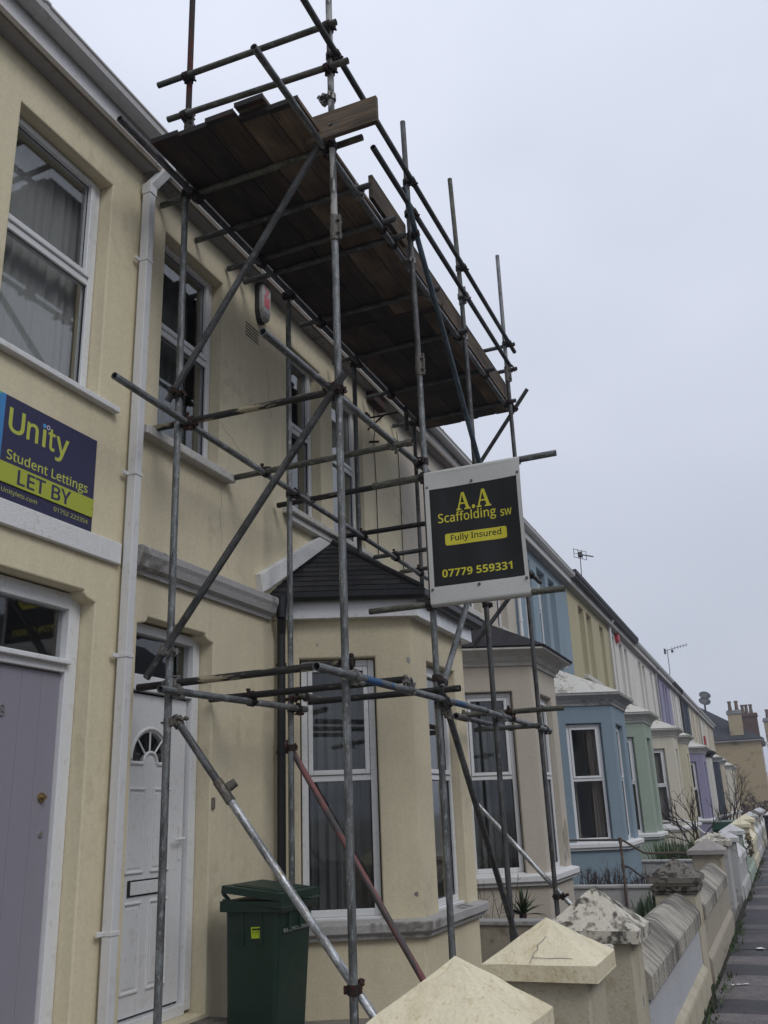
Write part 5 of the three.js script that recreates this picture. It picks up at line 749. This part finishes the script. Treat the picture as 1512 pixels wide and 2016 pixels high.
{ // banner laced between two tubes
  const zb = -6.365, bx = -2.23, by = 3.09, bw = 0.775, bh = 1.05, S = 1000, W = Math.round(bw * S), H = Math.round(bh * S), X2 = (mm) => mm, Y2 = (mm) => H - mm, ink = '#e6dc3c';
  const tex = printed(W, H, (c) => {
    c.fillStyle = '#dcdcd8'; c.fillRect(0, 0, W, H); c.fillStyle = '#0d0e11'; c.fillRect(37, Y2(913), 708, 913 - 130);
    fit(c, 'A.A', 'bold SZ serif', 245, 528, Y2(714), 198, ink); fit(c, 'Scaffolding', 'SZ sans-serif', 93, 560, Y2(630), 98, ink, 2); fit(c, 'sw', 'SZ sans-serif', 592, 686, Y2(618), 94, ink, 2);
    c.fillStyle = ink; c.beginPath(); c.roundRect(143, Y2(536), 490, 94, 18); c.fill();
    fit(c, 'Fully Insured', 'SZ sans-serif', 182, 594, Y2(476), 64, '#14140f', 2); fit(c, '07779 559331', 'bold SZ sans-serif', 102, 668, Y2(196), 82, ink);
    for (let i = 0; i < 260; i++) { const x = hash(i, 3, 5) * W, y = hash(i, 9, 5) < 0.5 ? hash(i, 1, 5) * 110 : H - hash(i, 2, 5) * 120; c.fillStyle = 'rgba(90,88,80,0.18)'; c.beginPath(); c.arc(x, y, 1 + 3 * hash(i, 7, 5), 0, 7); c.fill(); }
  });
  const t = thing('banner', 'black and yellow scaffolding firm banner with white hems strung between two tubes', 'banner', [bx + bw / 2, by, zb]);
  const nx = 24, ny = 30, sheetAt = (dz, flip) => { const pos = [], uv = [], idx = []; for (let j = 0; j <= ny; j++) for (let i = 0; i <= nx; i++) { const a = i / nx, b = j / ny; const w = 0.010 * Math.sin(a * 5 + b * 2.2) * Math.sin(b * 3.14) + 0.006 * Math.sin(a * 13 + 1) * b * (1 - b) * 3 - 0.012 * Math.sin(a * 3.14) * Math.sin(b * 3.14); pos.push(bx + bw * a + 0.006 * Math.sin(b * 3.1) * (1 - 2 * a), by + bh * b, zb + w + dz); uv.push(a, b); } for (let j = 0; j < ny; j++) for (let i = 0; i < nx; i++) { const p = j * (nx + 1) + i, q = p + 1, r = q + nx + 1, s = p + nx + 1; flip ? idx.push(p, r, q, p, s, r) : idx.push(p, q, r, p, r, s); } const g = new THREE.BufferGeometry(); g.setAttribute('position', new THREE.Float32BufferAttribute(pos, 3)); g.setAttribute('uv', new THREE.Float32BufferAttribute(uv, 2)); g.setIndex(idx); g.computeVertexNormals(); return g; };
  part(t, 'print', sheetAt(0, false), mat([0.8, 0.8, 0.8], { map: tex, rough: 0.58 })); part(t, 'backing', sheetAt(-0.002, true), mat([0.5, 0.5, 0.5], { rough: 0.6 }));
  const hem = mat([0.58, 0.58, 0.55], { map: rep(texGrime, 0.8, 0.8), rough: 0.5 });
  part(t, 'top_hem', pipe(V(bx, by + bh - 0.006, zb - 0.032), V(bx + bw, by + bh - 0.01, zb - 0.032), 0.0325, 0.028, 18), hem); part(t, 'bottom_hem', pipe(V(bx, by + 0.012, zb - 0.032), V(bx + bw, by + 0.006, zb - 0.032), 0.0325, 0.028, 18), hem);
  for (const [x, y] of [[22, 935], [386, 933], [752, 937], [23, 110], [392, 110], [754, 109]]) part(t, 'eyelet', new THREE.TorusGeometry(0.008, 0.0035, 6, 14).translate(bx + x / 1000, by + y / 1000, zb + 0.004).toNonIndexed(), M.galvDark);
  tube('banner_tube', [-2.66, by + bh - 0.008, zb - 0.032], [-1.175, by + bh - 0.002, zb - 0.032], M.galv); tube('banner_tube', [-2.748, by + 0.012, zb - 0.032], [-1.213, by + 0.004, zb - 0.032], M.tubeMoss);
  part(sc, 'sleeve_coupler', pipe(V(-2.68, by + bh - 0.008, zb - 0.032), V(-2.24, by + bh - 0.008, zb - 0.032), 0.029, 0.0245, 14), M.tubeMoss);
  couple([-2.25, by + bh - 0.008, -6.456], Y, [-2.25, by + bh - 0.008, zb - 0.032], X); couple([-2.25, by + 0.012, -6.468], Y, [-2.25, by + 0.012, zb - 0.032], X);
}
{ // burglar alarm box
  const t = thing('alarm_box', 'black and white burglar alarm box with red emblem under the eaves of the cream house', 'alarm box', [-3.8, 5.95, -6.46]), pts = [[6.385, 6.32], [6.40, 6.34], [6.53, 6.34], [6.545, 6.32], [6.545, 6.06], [6.52, 5.98], [6.49, 5.95], [6.44, 5.95], [6.41, 5.98], [6.385, 6.06]];
  const inset = (k) => pts.map(([u, y]) => [6.465 + (u - 6.465) * k, 6.15 + (y - 6.15) * k]);
  part(t, 'back_box', slab(FACE, pts.slice().reverse(), 0.001, 0.05, [], 0.01), M.darkTrim); part(t, 'cover', slab(FACE, inset(0.95).reverse(), 0.05, 0.085, [], 0.012), M.trimGrey);
  const em = mat([0.50, 0.06, 0.08], { rough: 0.5 });
  part(t, 'emblem', [slab(FACE, [[6.42, 6.31], [6.465, 6.20], [6.51, 6.31], [6.495, 6.32], [6.465, 6.25], [6.435, 6.32]].reverse(), 0.0855, 0.087), slab(FACE, [[6.42, 6.10], [6.51, 6.10], [6.51, 6.23], [6.50, 6.23], [6.465, 6.18], [6.43, 6.23], [6.42, 6.23]], 0.0855, 0.087)], em);
  part(t, 'strobe', slab(FACE, [[6.42, 6.04], [6.51, 6.04], [6.50, 5.98], [6.43, 5.98]].reverse(), 0.0855, 0.09), M.soffit);
  const k = thing('alarm_box', 'red burglar alarm box high on the white house', 'alarm box', [-3.8, 6.1, -27.05]); part(k, 'back_box', slab(FACE, [[26.85, 6.4], [27.25, 6.4], [27.25, 6.18], [27.15, 6.1], [26.95, 6.1], [26.85, 6.18]].reverse(), 0.001, 0.09, [], 0.012), M.red); part(k, 'cover', slab(FACE, [[26.89, 6.37], [27.21, 6.37], [27.21, 6.2], [27.13, 6.14], [26.97, 6.14], [26.89, 6.2]].reverse(), 0.09, 0.1, [], 0.004), M.red);
  const j = thing('alarm_box', 'small red alarm box on a cream house near the far end', 'alarm box', [-3.8, 5, -58.6]); part(j, 'back_box', FACE.put(box(58.4, 4.8, 0.001, 58.8, 5.3, 0.1, 0.02)), M.red); part(j, 'strobe', FACE.put(box(58.5, 4.72, 0.001, 58.7, 4.8, 0.08, 0.02)), M.trimGrey);
}

// ---------------------------------------------------------------- wheeled bin, its back to the house wall
{
  const x0 = -3.535, x1 = -3.12, z0 = -5.62, z1 = -6.10, y0 = 0.115, yr = 1.095, t = thing('wheelie_bin', 'dark green wheeled recycling bin by the bay window', 'bin', [(x0 + x1) / 2, y0, (z0 + z1) / 2]);
  const cx = (x0 + x1) / 2, cz = (z0 + z1) / 2, H = yr - y0 - 0.03, body = flatGeo(new RoundedBoxGeometry(x1 - x0, H, z0 - z1, 3, 0.035)), p = body.attributes.position, tap = (y) => (y + H / 2) / H;
  for (let i = 0; i < p.count; i++) { const k = tap(p.getY(i)), fx = p.getX(i) > 0 ? 0.72 + 0.28 * k : 0.96 + 0.04 * k; p.setX(i, p.getX(i) * fx); p.setZ(i, p.getZ(i) * (0.88 + 0.12 * k)); }
  body.translate(cx, y0 + 0.03 + H / 2, cz); body.computeVertexNormals(); part(t, 'body', metres(body), M.binGreen);
  const slope = (x) => yr + 0.055 - (x - x0) * 0.12;   // the lid falls towards the front
  part(t, 'rim', sweep([[-0.01, yr - 0.075], [0.022, yr - 0.07], [0.022, yr - 0.005], [-0.01, yr]], [[x0, z1], [x1, z1], [x1, z0], [x0, z0], [x0, z1]].reverse(), false), M.binGreen);
  for (const z of [z0 - 0.14, z0 - 0.29, z0 - 0.43]) part(t, 'rib', box(x1 - 0.012, yr - 0.19, z + 0.012, x1 + 0.006, yr - 0.07, z - 0.012, 0.004), M.binGreen);
  for (const x of [x0 + 0.14, x0 + 0.28]) part(t, 'rib', box(x - 0.008, yr - 0.28, z0 - 0.012, x + 0.008, yr - 0.06, z0 + 0.006, 0.004), M.binGreen);
  const L = (dx, dy, z) => [dx, slope(dx) + dy, z], o = 0.03, top = (i, dy) => [L(x0 - 0.01 + i, dy, z0 + o - i), L(x1 + o - i, dy, z0 + o - i), L(x1 + o - i, dy, z1 - o + i), L(x0 - 0.01 + i, dy, z1 - o + i)].reverse();
  part(t, 'lid', [sheet(top(0, -0.008), 0.045), sheet(top(0.02, 0.01), 0.025), sheet(top(0.06, 0.024), 0.02), sheet(top(0.1, 0.032), 0.015)], M.binLid);
  part(t, 'lid_skirt', [sheet([L(x1 + o, -0.05, z1 - o), L(x1 + o, -0.05, z0 + o), L(x1 + 0.01, -0.085, z0 + 0.01), L(x1 + 0.01, -0.085, z1 - 0.01)], 0.012), sheet([L(x0, -0.05, z0 + o), L(x0, -0.085, z0 + 0.012), L(x1 + 0.01, -0.085, z0 + 0.012), L(x1 + o, -0.05, z0 + o)], 0.012)], M.binLid);
  part(t, 'lid_grip', tubeThrough([[x1 + 0.02, slope(x1) - 0.02, z1 + 0.2], [x1 + 0.075, slope(x1) - 0.015, z1 + 0.19], [x1 + 0.075, slope(x1) - 0.015, z1 + 0.06], [x1 + 0.02, slope(x1) - 0.02, z1 + 0.05]], 0.008, 6, 24), M.binGreen);
  part(t, 'handle', tubeThrough([[x0 + 0.02, yr, z0 - 0.02], [x0 - 0.03, yr + 0.04, z0 - 0.03], [x0 - 0.06, yr + 0.05, z0 - 0.1], [x0 - 0.06, yr + 0.05, z1 + 0.1], [x0 - 0.03, yr + 0.04, z1 + 0.03], [x0 + 0.02, yr, z1 + 0.02]], 0.014, 8, 40), M.binGreen);
  for (const z of [z0 - 0.05, z1 + 0.05]) { const w = part(t, 'wheel', rod(V(x0 + 0.05, y0 + 0.1, z - 0.03), V(x0 + 0.05, y0 + 0.1, z + 0.03), 0.1, 0.1, 20), M.darkTrim); part(w, 'hub', rod(V(x0 + 0.05, y0 + 0.1, z - 0.034), V(x0 + 0.05, y0 + 0.1, z + 0.034), 0.04, 0.04, 14), M.gasket); }
  const zf = (y) => cz + (z0 - z1) / 2 * (0.88 + 0.12 * tap(y - y0 - 0.03 - H / 2)) + 0.003, xf = (y) => cx + (x1 - x0) / 2 * (0.72 + 0.28 * tap(y - y0 - 0.03 - H / 2)) + 0.003;
  const st = printed(256, 192, (c) => { c.fillStyle = '#c6e02a'; c.fillRect(0, 0, 256, 192); c.fillStyle = '#2a3a14'; c.fillRect(24, 22, 206, 36); fit(c, 'IN GARDEN', 'bold SZ sans-serif', 24, 230, 104, 42, '#2a3a14'); c.fillRect(70, 126, 40, 8); c.fillRect(130, 130, 60, 8); });
  const g = new THREE.PlaneGeometry(0.082, 0.068); g.rotateZ(0.06); g.rotateX(Math.atan((z0 - z1) / 2 * 0.12 / H)); g.translate(-3.29, 0.90, zf(0.90)); part(t, 'sticker', strip(flatGeo(g)), mat([0.75, 0.75, 0.75], { map: st, rough: 0.4 }));
  const rc = printed(512, 96, (c) => { c.fillStyle = '#0d1f15'; c.fillRect(0, 0, 512, 96); fit(c, 'RECYCLING', 'bold SZ sans-serif', 8, 504, 82, 94, '#8f9a92'); });
  const q = new THREE.PlaneGeometry(0.36, 0.034); q.rotateX(-Math.atan((x1 - x0) / 2 * 0.28 / H)); q.rotateY(Math.PI / 2); q.translate(xf(0.905) + 0.001, 0.905, cz); part(t, 'lettering', strip(flatGeo(q)), mat([0.75, 0.75, 0.75], { map: rc, rough: 0.5 }));
}

// ---------------------------------------------------------------- plants
function blade(base, dir, L, w, bend, m4 = 4) { // one strap leaf, folded along the middle
  const pos = [], side = V(-dir.z, 0, dir.x); if (side.length() < 1e-3) side.set(1, 0, 0); side.normalize(); const pt = (t) => base.clone().addScaledVector(dir, L * t).add(V(0, -bend * t * t, 0)), ring = [];
  for (let i = 0; i <= m4; i++) { const t = i / m4, c = pt(t), ww = w * (1 - t ** 2.2) * (0.7 + 0.6 * Math.min(1, t * 3)) + 0.0008; ring.push([c.clone().addScaledVector(side, -ww / 2), c.clone().add(V(0, -ww * 0.22, 0)), c.clone().addScaledVector(side, ww / 2)]); }
  const tri = (a, b, c) => pos.push(a.x, a.y, a.z, b.x, b.y, b.z, c.x, c.y, c.z);
  for (let i = 0; i < m4; i++) for (let k = 0; k < 2; k++) { const [a, b] = [ring[i][k], ring[i][k + 1]], [c, d] = [ring[i + 1][k], ring[i + 1][k + 1]]; tri(a, b, d); tri(a, d, c); }
  const g = new THREE.BufferGeometry(); g.setAttribute('position', new THREE.Float32BufferAttribute(pos, 3)); g.computeVertexNormals(); g.setAttribute('uv', new THREE.Float32BufferAttribute(new Float32Array((pos.length / 3) * 2), 2)); return g;
}
{
  const r = rng(31), t = thing('spiky_plant', 'spiky strap leaved plant in front of the pink bay', 'plant', [-2.82, 0.1, -10.5]);
  part(t, 'stem', rod(V(-2.82, 0.08, -10.5), V(-2.81, 0.52, -10.5), 0.05, 0.04, 8), M.twig);
  for (let i = 0; i < 44; i++) { const a = r() * 6.28, e = 0.25 + r() * 1.15; part(t, 'leaf', blade(V(-2.81, 0.5, -10.5), V(Math.cos(a) * Math.cos(e), Math.sin(e), Math.sin(a) * Math.cos(e)), 0.26 + r() * 0.16, 0.026, 0.05 + 0.1 * r()), i % 5 === 0 ? M.leafDry : M.leafDark); }
  const s = thing('dead_stems', 'dry brown stems beside the spiky plant at the pink house', 'plant', [-3.2, 0.1, -10.3]), g = [];
  for (let i = 0; i < 16; i++) { const x = -3.4 + r() * 0.45, z = -10.25 - r() * 0.3, b = V(x, 0.1, z), e = V(x + (r() - 0.5) * 0.35, 0.5 + r() * 0.45, z + (r() - 0.5) * 0.2); g.push(rod(b, e, 0.005, 0.002, 4)); for (let k = 0; k < 4; k++) { const q = b.clone().lerp(e, 0.4 + 0.6 * r()); g.push(rod(q, q.clone().add(V((r() - 0.5) * 0.16, r() * 0.12, (r() - 0.5) * 0.16)), 0.003, 0.001, 4)); } }
  part(s, 'stems', g, M.twig);
}
function twigClump(name, label, x0, x1, z0, z1, y0, h, n, m, seed) {
  const r = rng(seed), t = thing(name, label, 'plant', [(x0 + x1) / 2, y0, (z0 + z1) / 2]), g = [];
  for (let i = 0; i < n; i++) { const b = V(x0 + r() * (x1 - x0), y0, z0 + r() * (z1 - z0)), e = b.clone().add(V((r() - 0.5) * 0.14, h * (0.5 + 0.6 * r()), (r() - 0.5) * 0.14)); g.push(rod(b, e, 0.006, 0.003, 4)); for (let k = 0; k < 5; k++) { const q = b.clone().lerp(e, 0.3 + 0.7 * r()); g.push(rod(q, q.clone().add(V((r() - 0.5) * 0.12, 0.03 + r() * 0.1, (r() - 0.5) * 0.12)), 0.004, 0.002, 4)); } }
  part(t, 'twigs', g, m); return t;
}
twigClump('heather_clump', 'leafless dark reddish heather in front of the blue bay', -3.25, -2.2, -15.55, -16.1, 0.09, 0.5, 130, M.twigRed, 41);
{
  const r = rng(55);
  const clump = (label, x0, x1, z0, z1, n, h, m, seed) => { const t = thing('leaf_clump', label, 'plant', [(x0 + x1) / 2, 0.09, (z0 + z1) / 2]), g = []; for (let i = 0; i < n; i++) { const a = r() * 6.28, e = 1.15 + r() * 0.4; g.push(blade(V(x0 + r() * (x1 - x0), 0.09, z0 + r() * (z1 - z0)), V(Math.cos(a) * Math.cos(e), Math.sin(e), Math.sin(a) * Math.cos(e)), h * (0.6 + 0.5 * r()), 0.03, 0.05 * r(), 3)); } part(t, 'leaves', g, m); };
  clump('tall green strap leaves growing in front of the green bay', -2.65, -1.45, -20.5, -21.6, 420, 0.85, M.leaf); clump('low dark green ground leaves inside the pink garden wall', -2.1, -1.3, -13.2, -15.0, 260, 0.35, M.leafDark); clump('brown dying leaves near the base of the bare shrub', -1.9, -1.4, -21.5, -22.6, 150, 0.75, M.leafDry);
}
{ // bare shrub leaning over the wall, and smaller ones beyond
  const shrub = (label, x, z, y, H, seed, lean, depth) => {
    const r = rng(seed), t = thing('bare_shrub', label, 'shrub', [x, 0.09, z]), tr = [], br = [];
    const grow = (p, d, L, rad, k) => { let q = p, dir = d.clone(); for (let i = 0; i < 3; i++) { dir = dir.clone().add(V((r() - 0.5) * 0.5, (r() - 0.4) * 0.35, (r() - 0.5) * 0.5)).normalize(); const e = q.clone().addScaledVector(dir, L / 3); (k === 0 ? tr : br).push(rod(q, e, rad * (1 - i * 0.12), rad * (0.88 - i * 0.12), k < 2 ? 7 : 4)); q = e; if (k < depth && i > 0) grow(q, dir.clone().add(V((r() - 0.5) * 1.5, (r() - 0.3) * 0.9, (r() - 0.5) * 1.3)).normalize(), L * (0.5 + 0.3 * r()), rad * 0.6, k + 1); } if (k < depth) grow(q, dir.clone().add(V((r() - 0.5) * 0.9, (r() - 0.3) * 0.6, (r() - 0.5) * 0.9)).normalize(), L * 0.65, rad * 0.62, k + 1); };
    for (let i = 0; i < 3; i++) grow(V(x + (r() - 0.5) * 0.1, y, z + (r() - 0.5) * 0.1), V(lean * (0.4 + 0.6 * r()), 1, (r() - 0.5) * 0.5).normalize(), H * (0.7 + 0.3 * r()), 0.03, 0);
    part(t, 'trunk', tr, M.twig); part(t, 'branches', br, M.twig);
  };
  shrub('leafless shrub with tangled branches in front of the cream bay', -1.95, -24.0, 0.09, 0.95, 63, -0.75, 3); shrub('thin leafless shrub in front of the farthest houses', -2.2, -44, 0.09, 1.3, 67, 0.1, 3); shrub('small leafless bush by the purple house wall', -2.2, -35.2, 0.09, 0.7, 69, 0.4, 3);
}
{ // hedge in front of the ochre house, weeds at the foot of the walls
  const r = rng(91), t = thing('hedge', 'dark brown winter hedge below the ochre house', 'hedge', [-2, 0, -74]), g = [];
  for (let i = 0; i < 2600; i++) { const x = -4.6 + r() * 6, z = -73 - r() * 2.4, top = 1.5 + 0.35 * Math.sin(x * 2.1) + 0.25 * Math.sin(x * 5.3 + 1), y = r() * top, a = r() * 6.28; g.push(blade(V(x, y, z), V(Math.cos(a) * 0.8, 0.4 + r() * 0.5, Math.sin(a) * 0.8).normalize(), 0.26, 0.12, 0.03, 1)); }
  part(t, 'foliage', g, M.twigRed);
  const w = thing('weeds', 'green weeds and grass sprouting along the foot of the front walls', 'weeds', [-0.8, 0, -14]); w.userData.kind = 'stuff'; const k = [];
  for (let i = 0; i < 4200; i++) { const z = -5.5 - Math.pow(r(), 1.2) * 26, dens = Math.sin(z * 1.3) + Math.sin(z * 3.1 + 1) * 0.7; if (dens < -0.1) continue; const x = -0.835 + r() * r() * 0.16, a = r() * 6.28, e = 0.6 + r() * 0.9; k.push(blade(V(x, -0.03, z), V(Math.cos(a) * Math.cos(e) + 0.15, Math.sin(e), Math.sin(a) * Math.cos(e)), 0.03 + r() * r() * 0.11, 0.012 + 0.014 * r(), 0.02 * r(), 2)); }
  part(w, 'blades', k, M.leaf);
  const mo = thing('moss_strip', 'dark moss and dirt caught along the foot of the front walls', 'moss', [-0.8, 0, -14]); mo.userData.kind = 'stuff'; const mp = [], rows = 900, z0 = -5.4, dz = 28 / rows, pt = (i, s) => { const z = z0 - i * dz, wd = 0.035 + 0.11 * Math.pow(fbm(i / rows, 0.3, 64, 4, 4, 401), 1.6) * (0.5 + fbm(i / rows, 0.6, 12, 4, 2, 407)), h = 0.012 + 0.05 * fbm(i / rows, 0.1 + s * 0.2, 256, 16, 3, 411); return [-0.85 + s * wd, s === 0 ? h * 0.9 : s === 1 ? -0.012 : h * 0.6 * (1 - s), z]; };
  for (let i = 0; i < rows; i++) for (const [a, b] of [[0, 0.35], [0.35, 0.7], [0.7, 1]]) { const A = pt(i, a), B = pt(i, b), C = pt(i + 1, b), D = pt(i + 1, a); mp.push(...A, ...B, ...C, ...A, ...C, ...D); }
  const mg = new THREE.BufferGeometry(); mg.setAttribute('position', new THREE.Float32BufferAttribute(mp, 3)); mg.computeVertexNormals(); part(mo, 'moss', metres(mg), mat([0.05, 0.05, 0.028], { map: rep(texSoil, 3, 3), rough: 1, side: true, bump: BF, bs: 0.006 }));
  const iv = thing('ivy', 'leafy ivy tuft hanging from the white capped pier', 'plant', [-0.8, 0.8, -20.5]), q = [];
  for (let i = 0; i < 110; i++) { const a = r() * 6.28; q.push(blade(V(-0.8 + r() * 0.07, 0.55 + r() * 0.42, -20.3 - r() * 0.5), V(Math.cos(a) * 0.7 + 0.3, (r() - 0.5), Math.sin(a) * 0.7).normalize(), 0.07, 0.05, 0.02, 2)); }
  part(iv, 'leaves', q, M.leafDry);
}
// ---------------------------------------------------------------- small things
{
  const b = thing('garden_tub', 'open green plastic tub with pale rim behind the front walls', 'tub', [-1.8, 0.09, -31.5]), x0 = -2.15, x1 = -1.45, z0 = -31.1, z1 = -32.2, y = 1.0;
  part(b, 'body', [box(x0, 0.1, z0, x1, y, z0 - 0.03, 0.01), box(x0, 0.1, z1, x1, y, z1 + 0.03, 0.01), box(x0, 0.1, z0 - 0.03, x0 + 0.03, y, z1 + 0.03, 0.01), box(x1 - 0.03, 0.1, z0 - 0.03, x1, y, z1 + 0.03, 0.01), box(x0, 0.1, z0, x1, 0.75, z1)], mat([0.02, 0.075, 0.05], { rough: 0.5 }));
  part(b, 'rim', sweep([[-0.01, y - 0.02], [0.04, y - 0.02], [0.04, y + 0.02], [-0.01, y + 0.02]], [[x0, z0], [x1, z0], [x1, z1], [x0, z1], [x0, z0]].reverse(), false), mat([0.36, 0.46, 0.42], { rough: 0.5 }));
  const l = [[-0.62, -9.68, 0.5], [-0.5, -11.95, 1.9]];
  l.forEach(([x, z, a], i) => { const t = thing('litter', i ? 'crumpled white paper scrap on the paving by the wall foot' : 'thin white strip of litter lying on the paving slabs', 'litter', [x, 0.008, z]); const g = new THREE.PlaneGeometry(i ? 0.11 : 0.16, i ? 0.08 : 0.028, 6, 3), p = g.attributes.position; for (let k = 0; k < p.count; k++) p.setZ(k, 0.012 * hash(k, i, 8)); g.rotateX(-Math.PI / 2); g.rotateY(a); g.translate(x, 0.01, z); part(t, 'scrap', strip(flatGeo(g)), M.paper); });
  const d = thing('refuse_bin', 'dark wheeled bin standing on the pavement far along the walls', 'bin', [-0.45, 0, -36]); part(d, 'body', box(-0.72, 0.06, -35.7, -0.15, 0.98, -36.3, 0.04), M.darkTrim); part(d, 'lid', box(-0.75, 0.98, -35.67, -0.12, 1.07, -36.33, 0.03), M.darkTrim); part(d, 'wheel', rod(V(-0.7, 0.08, -36.25), V(-0.17, 0.08, -36.25), 0.08, 0.08, 12), M.gasket);
  // aerials and dishes
  const a1 = thing('tv_aerial', 'grid shaped television aerial above the olive yellow house', 'aerial', [-3.7, 6.6, -21.6]);
  part(a1, 'mast', [rod(V(-3.62, 6.55, -21.3), V(-3.62, 7.38, -21.45), 0.011, 0.011, 6)], M.aerial);
  { const g = []; for (let i = 0; i < 3; i++) g.push(rod(V(-3.72 - 0.0, 7.28 + i * 0.1, -21.2), V(-3.50, 7.28 + i * 0.1, -21.62), 0.007, 0.007, 5)); for (let i = 0; i < 4; i++) g.push(rod(V(-3.72 + i * 0.073, 7.27, -21.2 - i * 0.14), V(-3.72 + i * 0.073, 7.5, -21.2 - i * 0.14), 0.007, 0.007, 5)); part(a1, 'grid', g, M.aerial); part(a1, 'boom', [rod(V(-3.62, 7.38, -21.4), V(-3.35, 7.36, -21.7), 0.016, 0.016, 5), box(-3.66, 7.32, -21.35, -3.56, 7.44, -21.5, 0.02)], M.aerial); }
  const a2 = thing('tv_aerial', 'rod shaped television aerial on a bent mast above the purple house', 'aerial', [-3.7, 6.6, -40.5]);
  part(a2, 'mast', tubeThrough([[-3.75, 6.6, -40.2], [-3.62, 6.72, -40.4], [-3.6, 6.95, -40.5], [-3.6, 7.85, -40.6]], 0.015, 6, 20), M.aerial); part(a2, 'boom', [rod(V(-3.72, 7.8, -40.6), V(-2.75, 7.98, -40.6), 0.013, 0.013, 5), ...[0, 1, 2, 3, 4, 5].map((i) => rod(V(-3.4 + i * 0.12, 7.78 + i * 0.022, -40.6), V(-3.4 + i * 0.12, 7.94 + i * 0.022, -40.6), 0.009, 0.009, 4)), box(-3.74, 7.66, -40.55, -3.66, 7.9, -40.65, 0.02), box(-3.45, 7.7, -40.57, -3.35, 7.82, -40.63, 0.02)], M.aerial);
  for (let i = 0; i < 2; i++) { const y = 7.42 + i * 0.46, t = thing('satellite_dish', i ? 'upper of two grey satellite dishes on the last roofs' : 'lower of two grey satellite dishes on the last roofs', 'satellite dish', [-3.6, 6.7, -60 - i], 'pair of satellite dishes'); const g = new THREE.LatheGeometry([0, 0.12, 0.24, 0.36, 0.46, 0.52].map((q) => new THREE.Vector2(q + 0.001, q * q * 0.42)), 28); g.scale(0.72, 0.65, 0.55); g.rotateX(Math.PI / 2 - 0.5); g.rotateY(0.5); g.translate(-3.55, y, -60 - i); part(t, 'reflector', strip(flatGeo(g)), M.dish); part(t, 'mast', rod(V(-3.6, 6.5, -60.15 - i), V(-3.58, y, -60.1 - i), 0.03, 0.03, 6), M.aerial); part(t, 'feed_arm', [rod(V(-3.55, y - 0.25, -59.9 - i), V(-3.3, y - 0.05, -59.5 - i), 0.015, 0.02, 5), box(-3.33, y - 0.07, -59.47 - i, -3.26, y + 0.01, -59.53 - i, 0.02)], M.aerial); }
}
renderer.render(scene, camera);
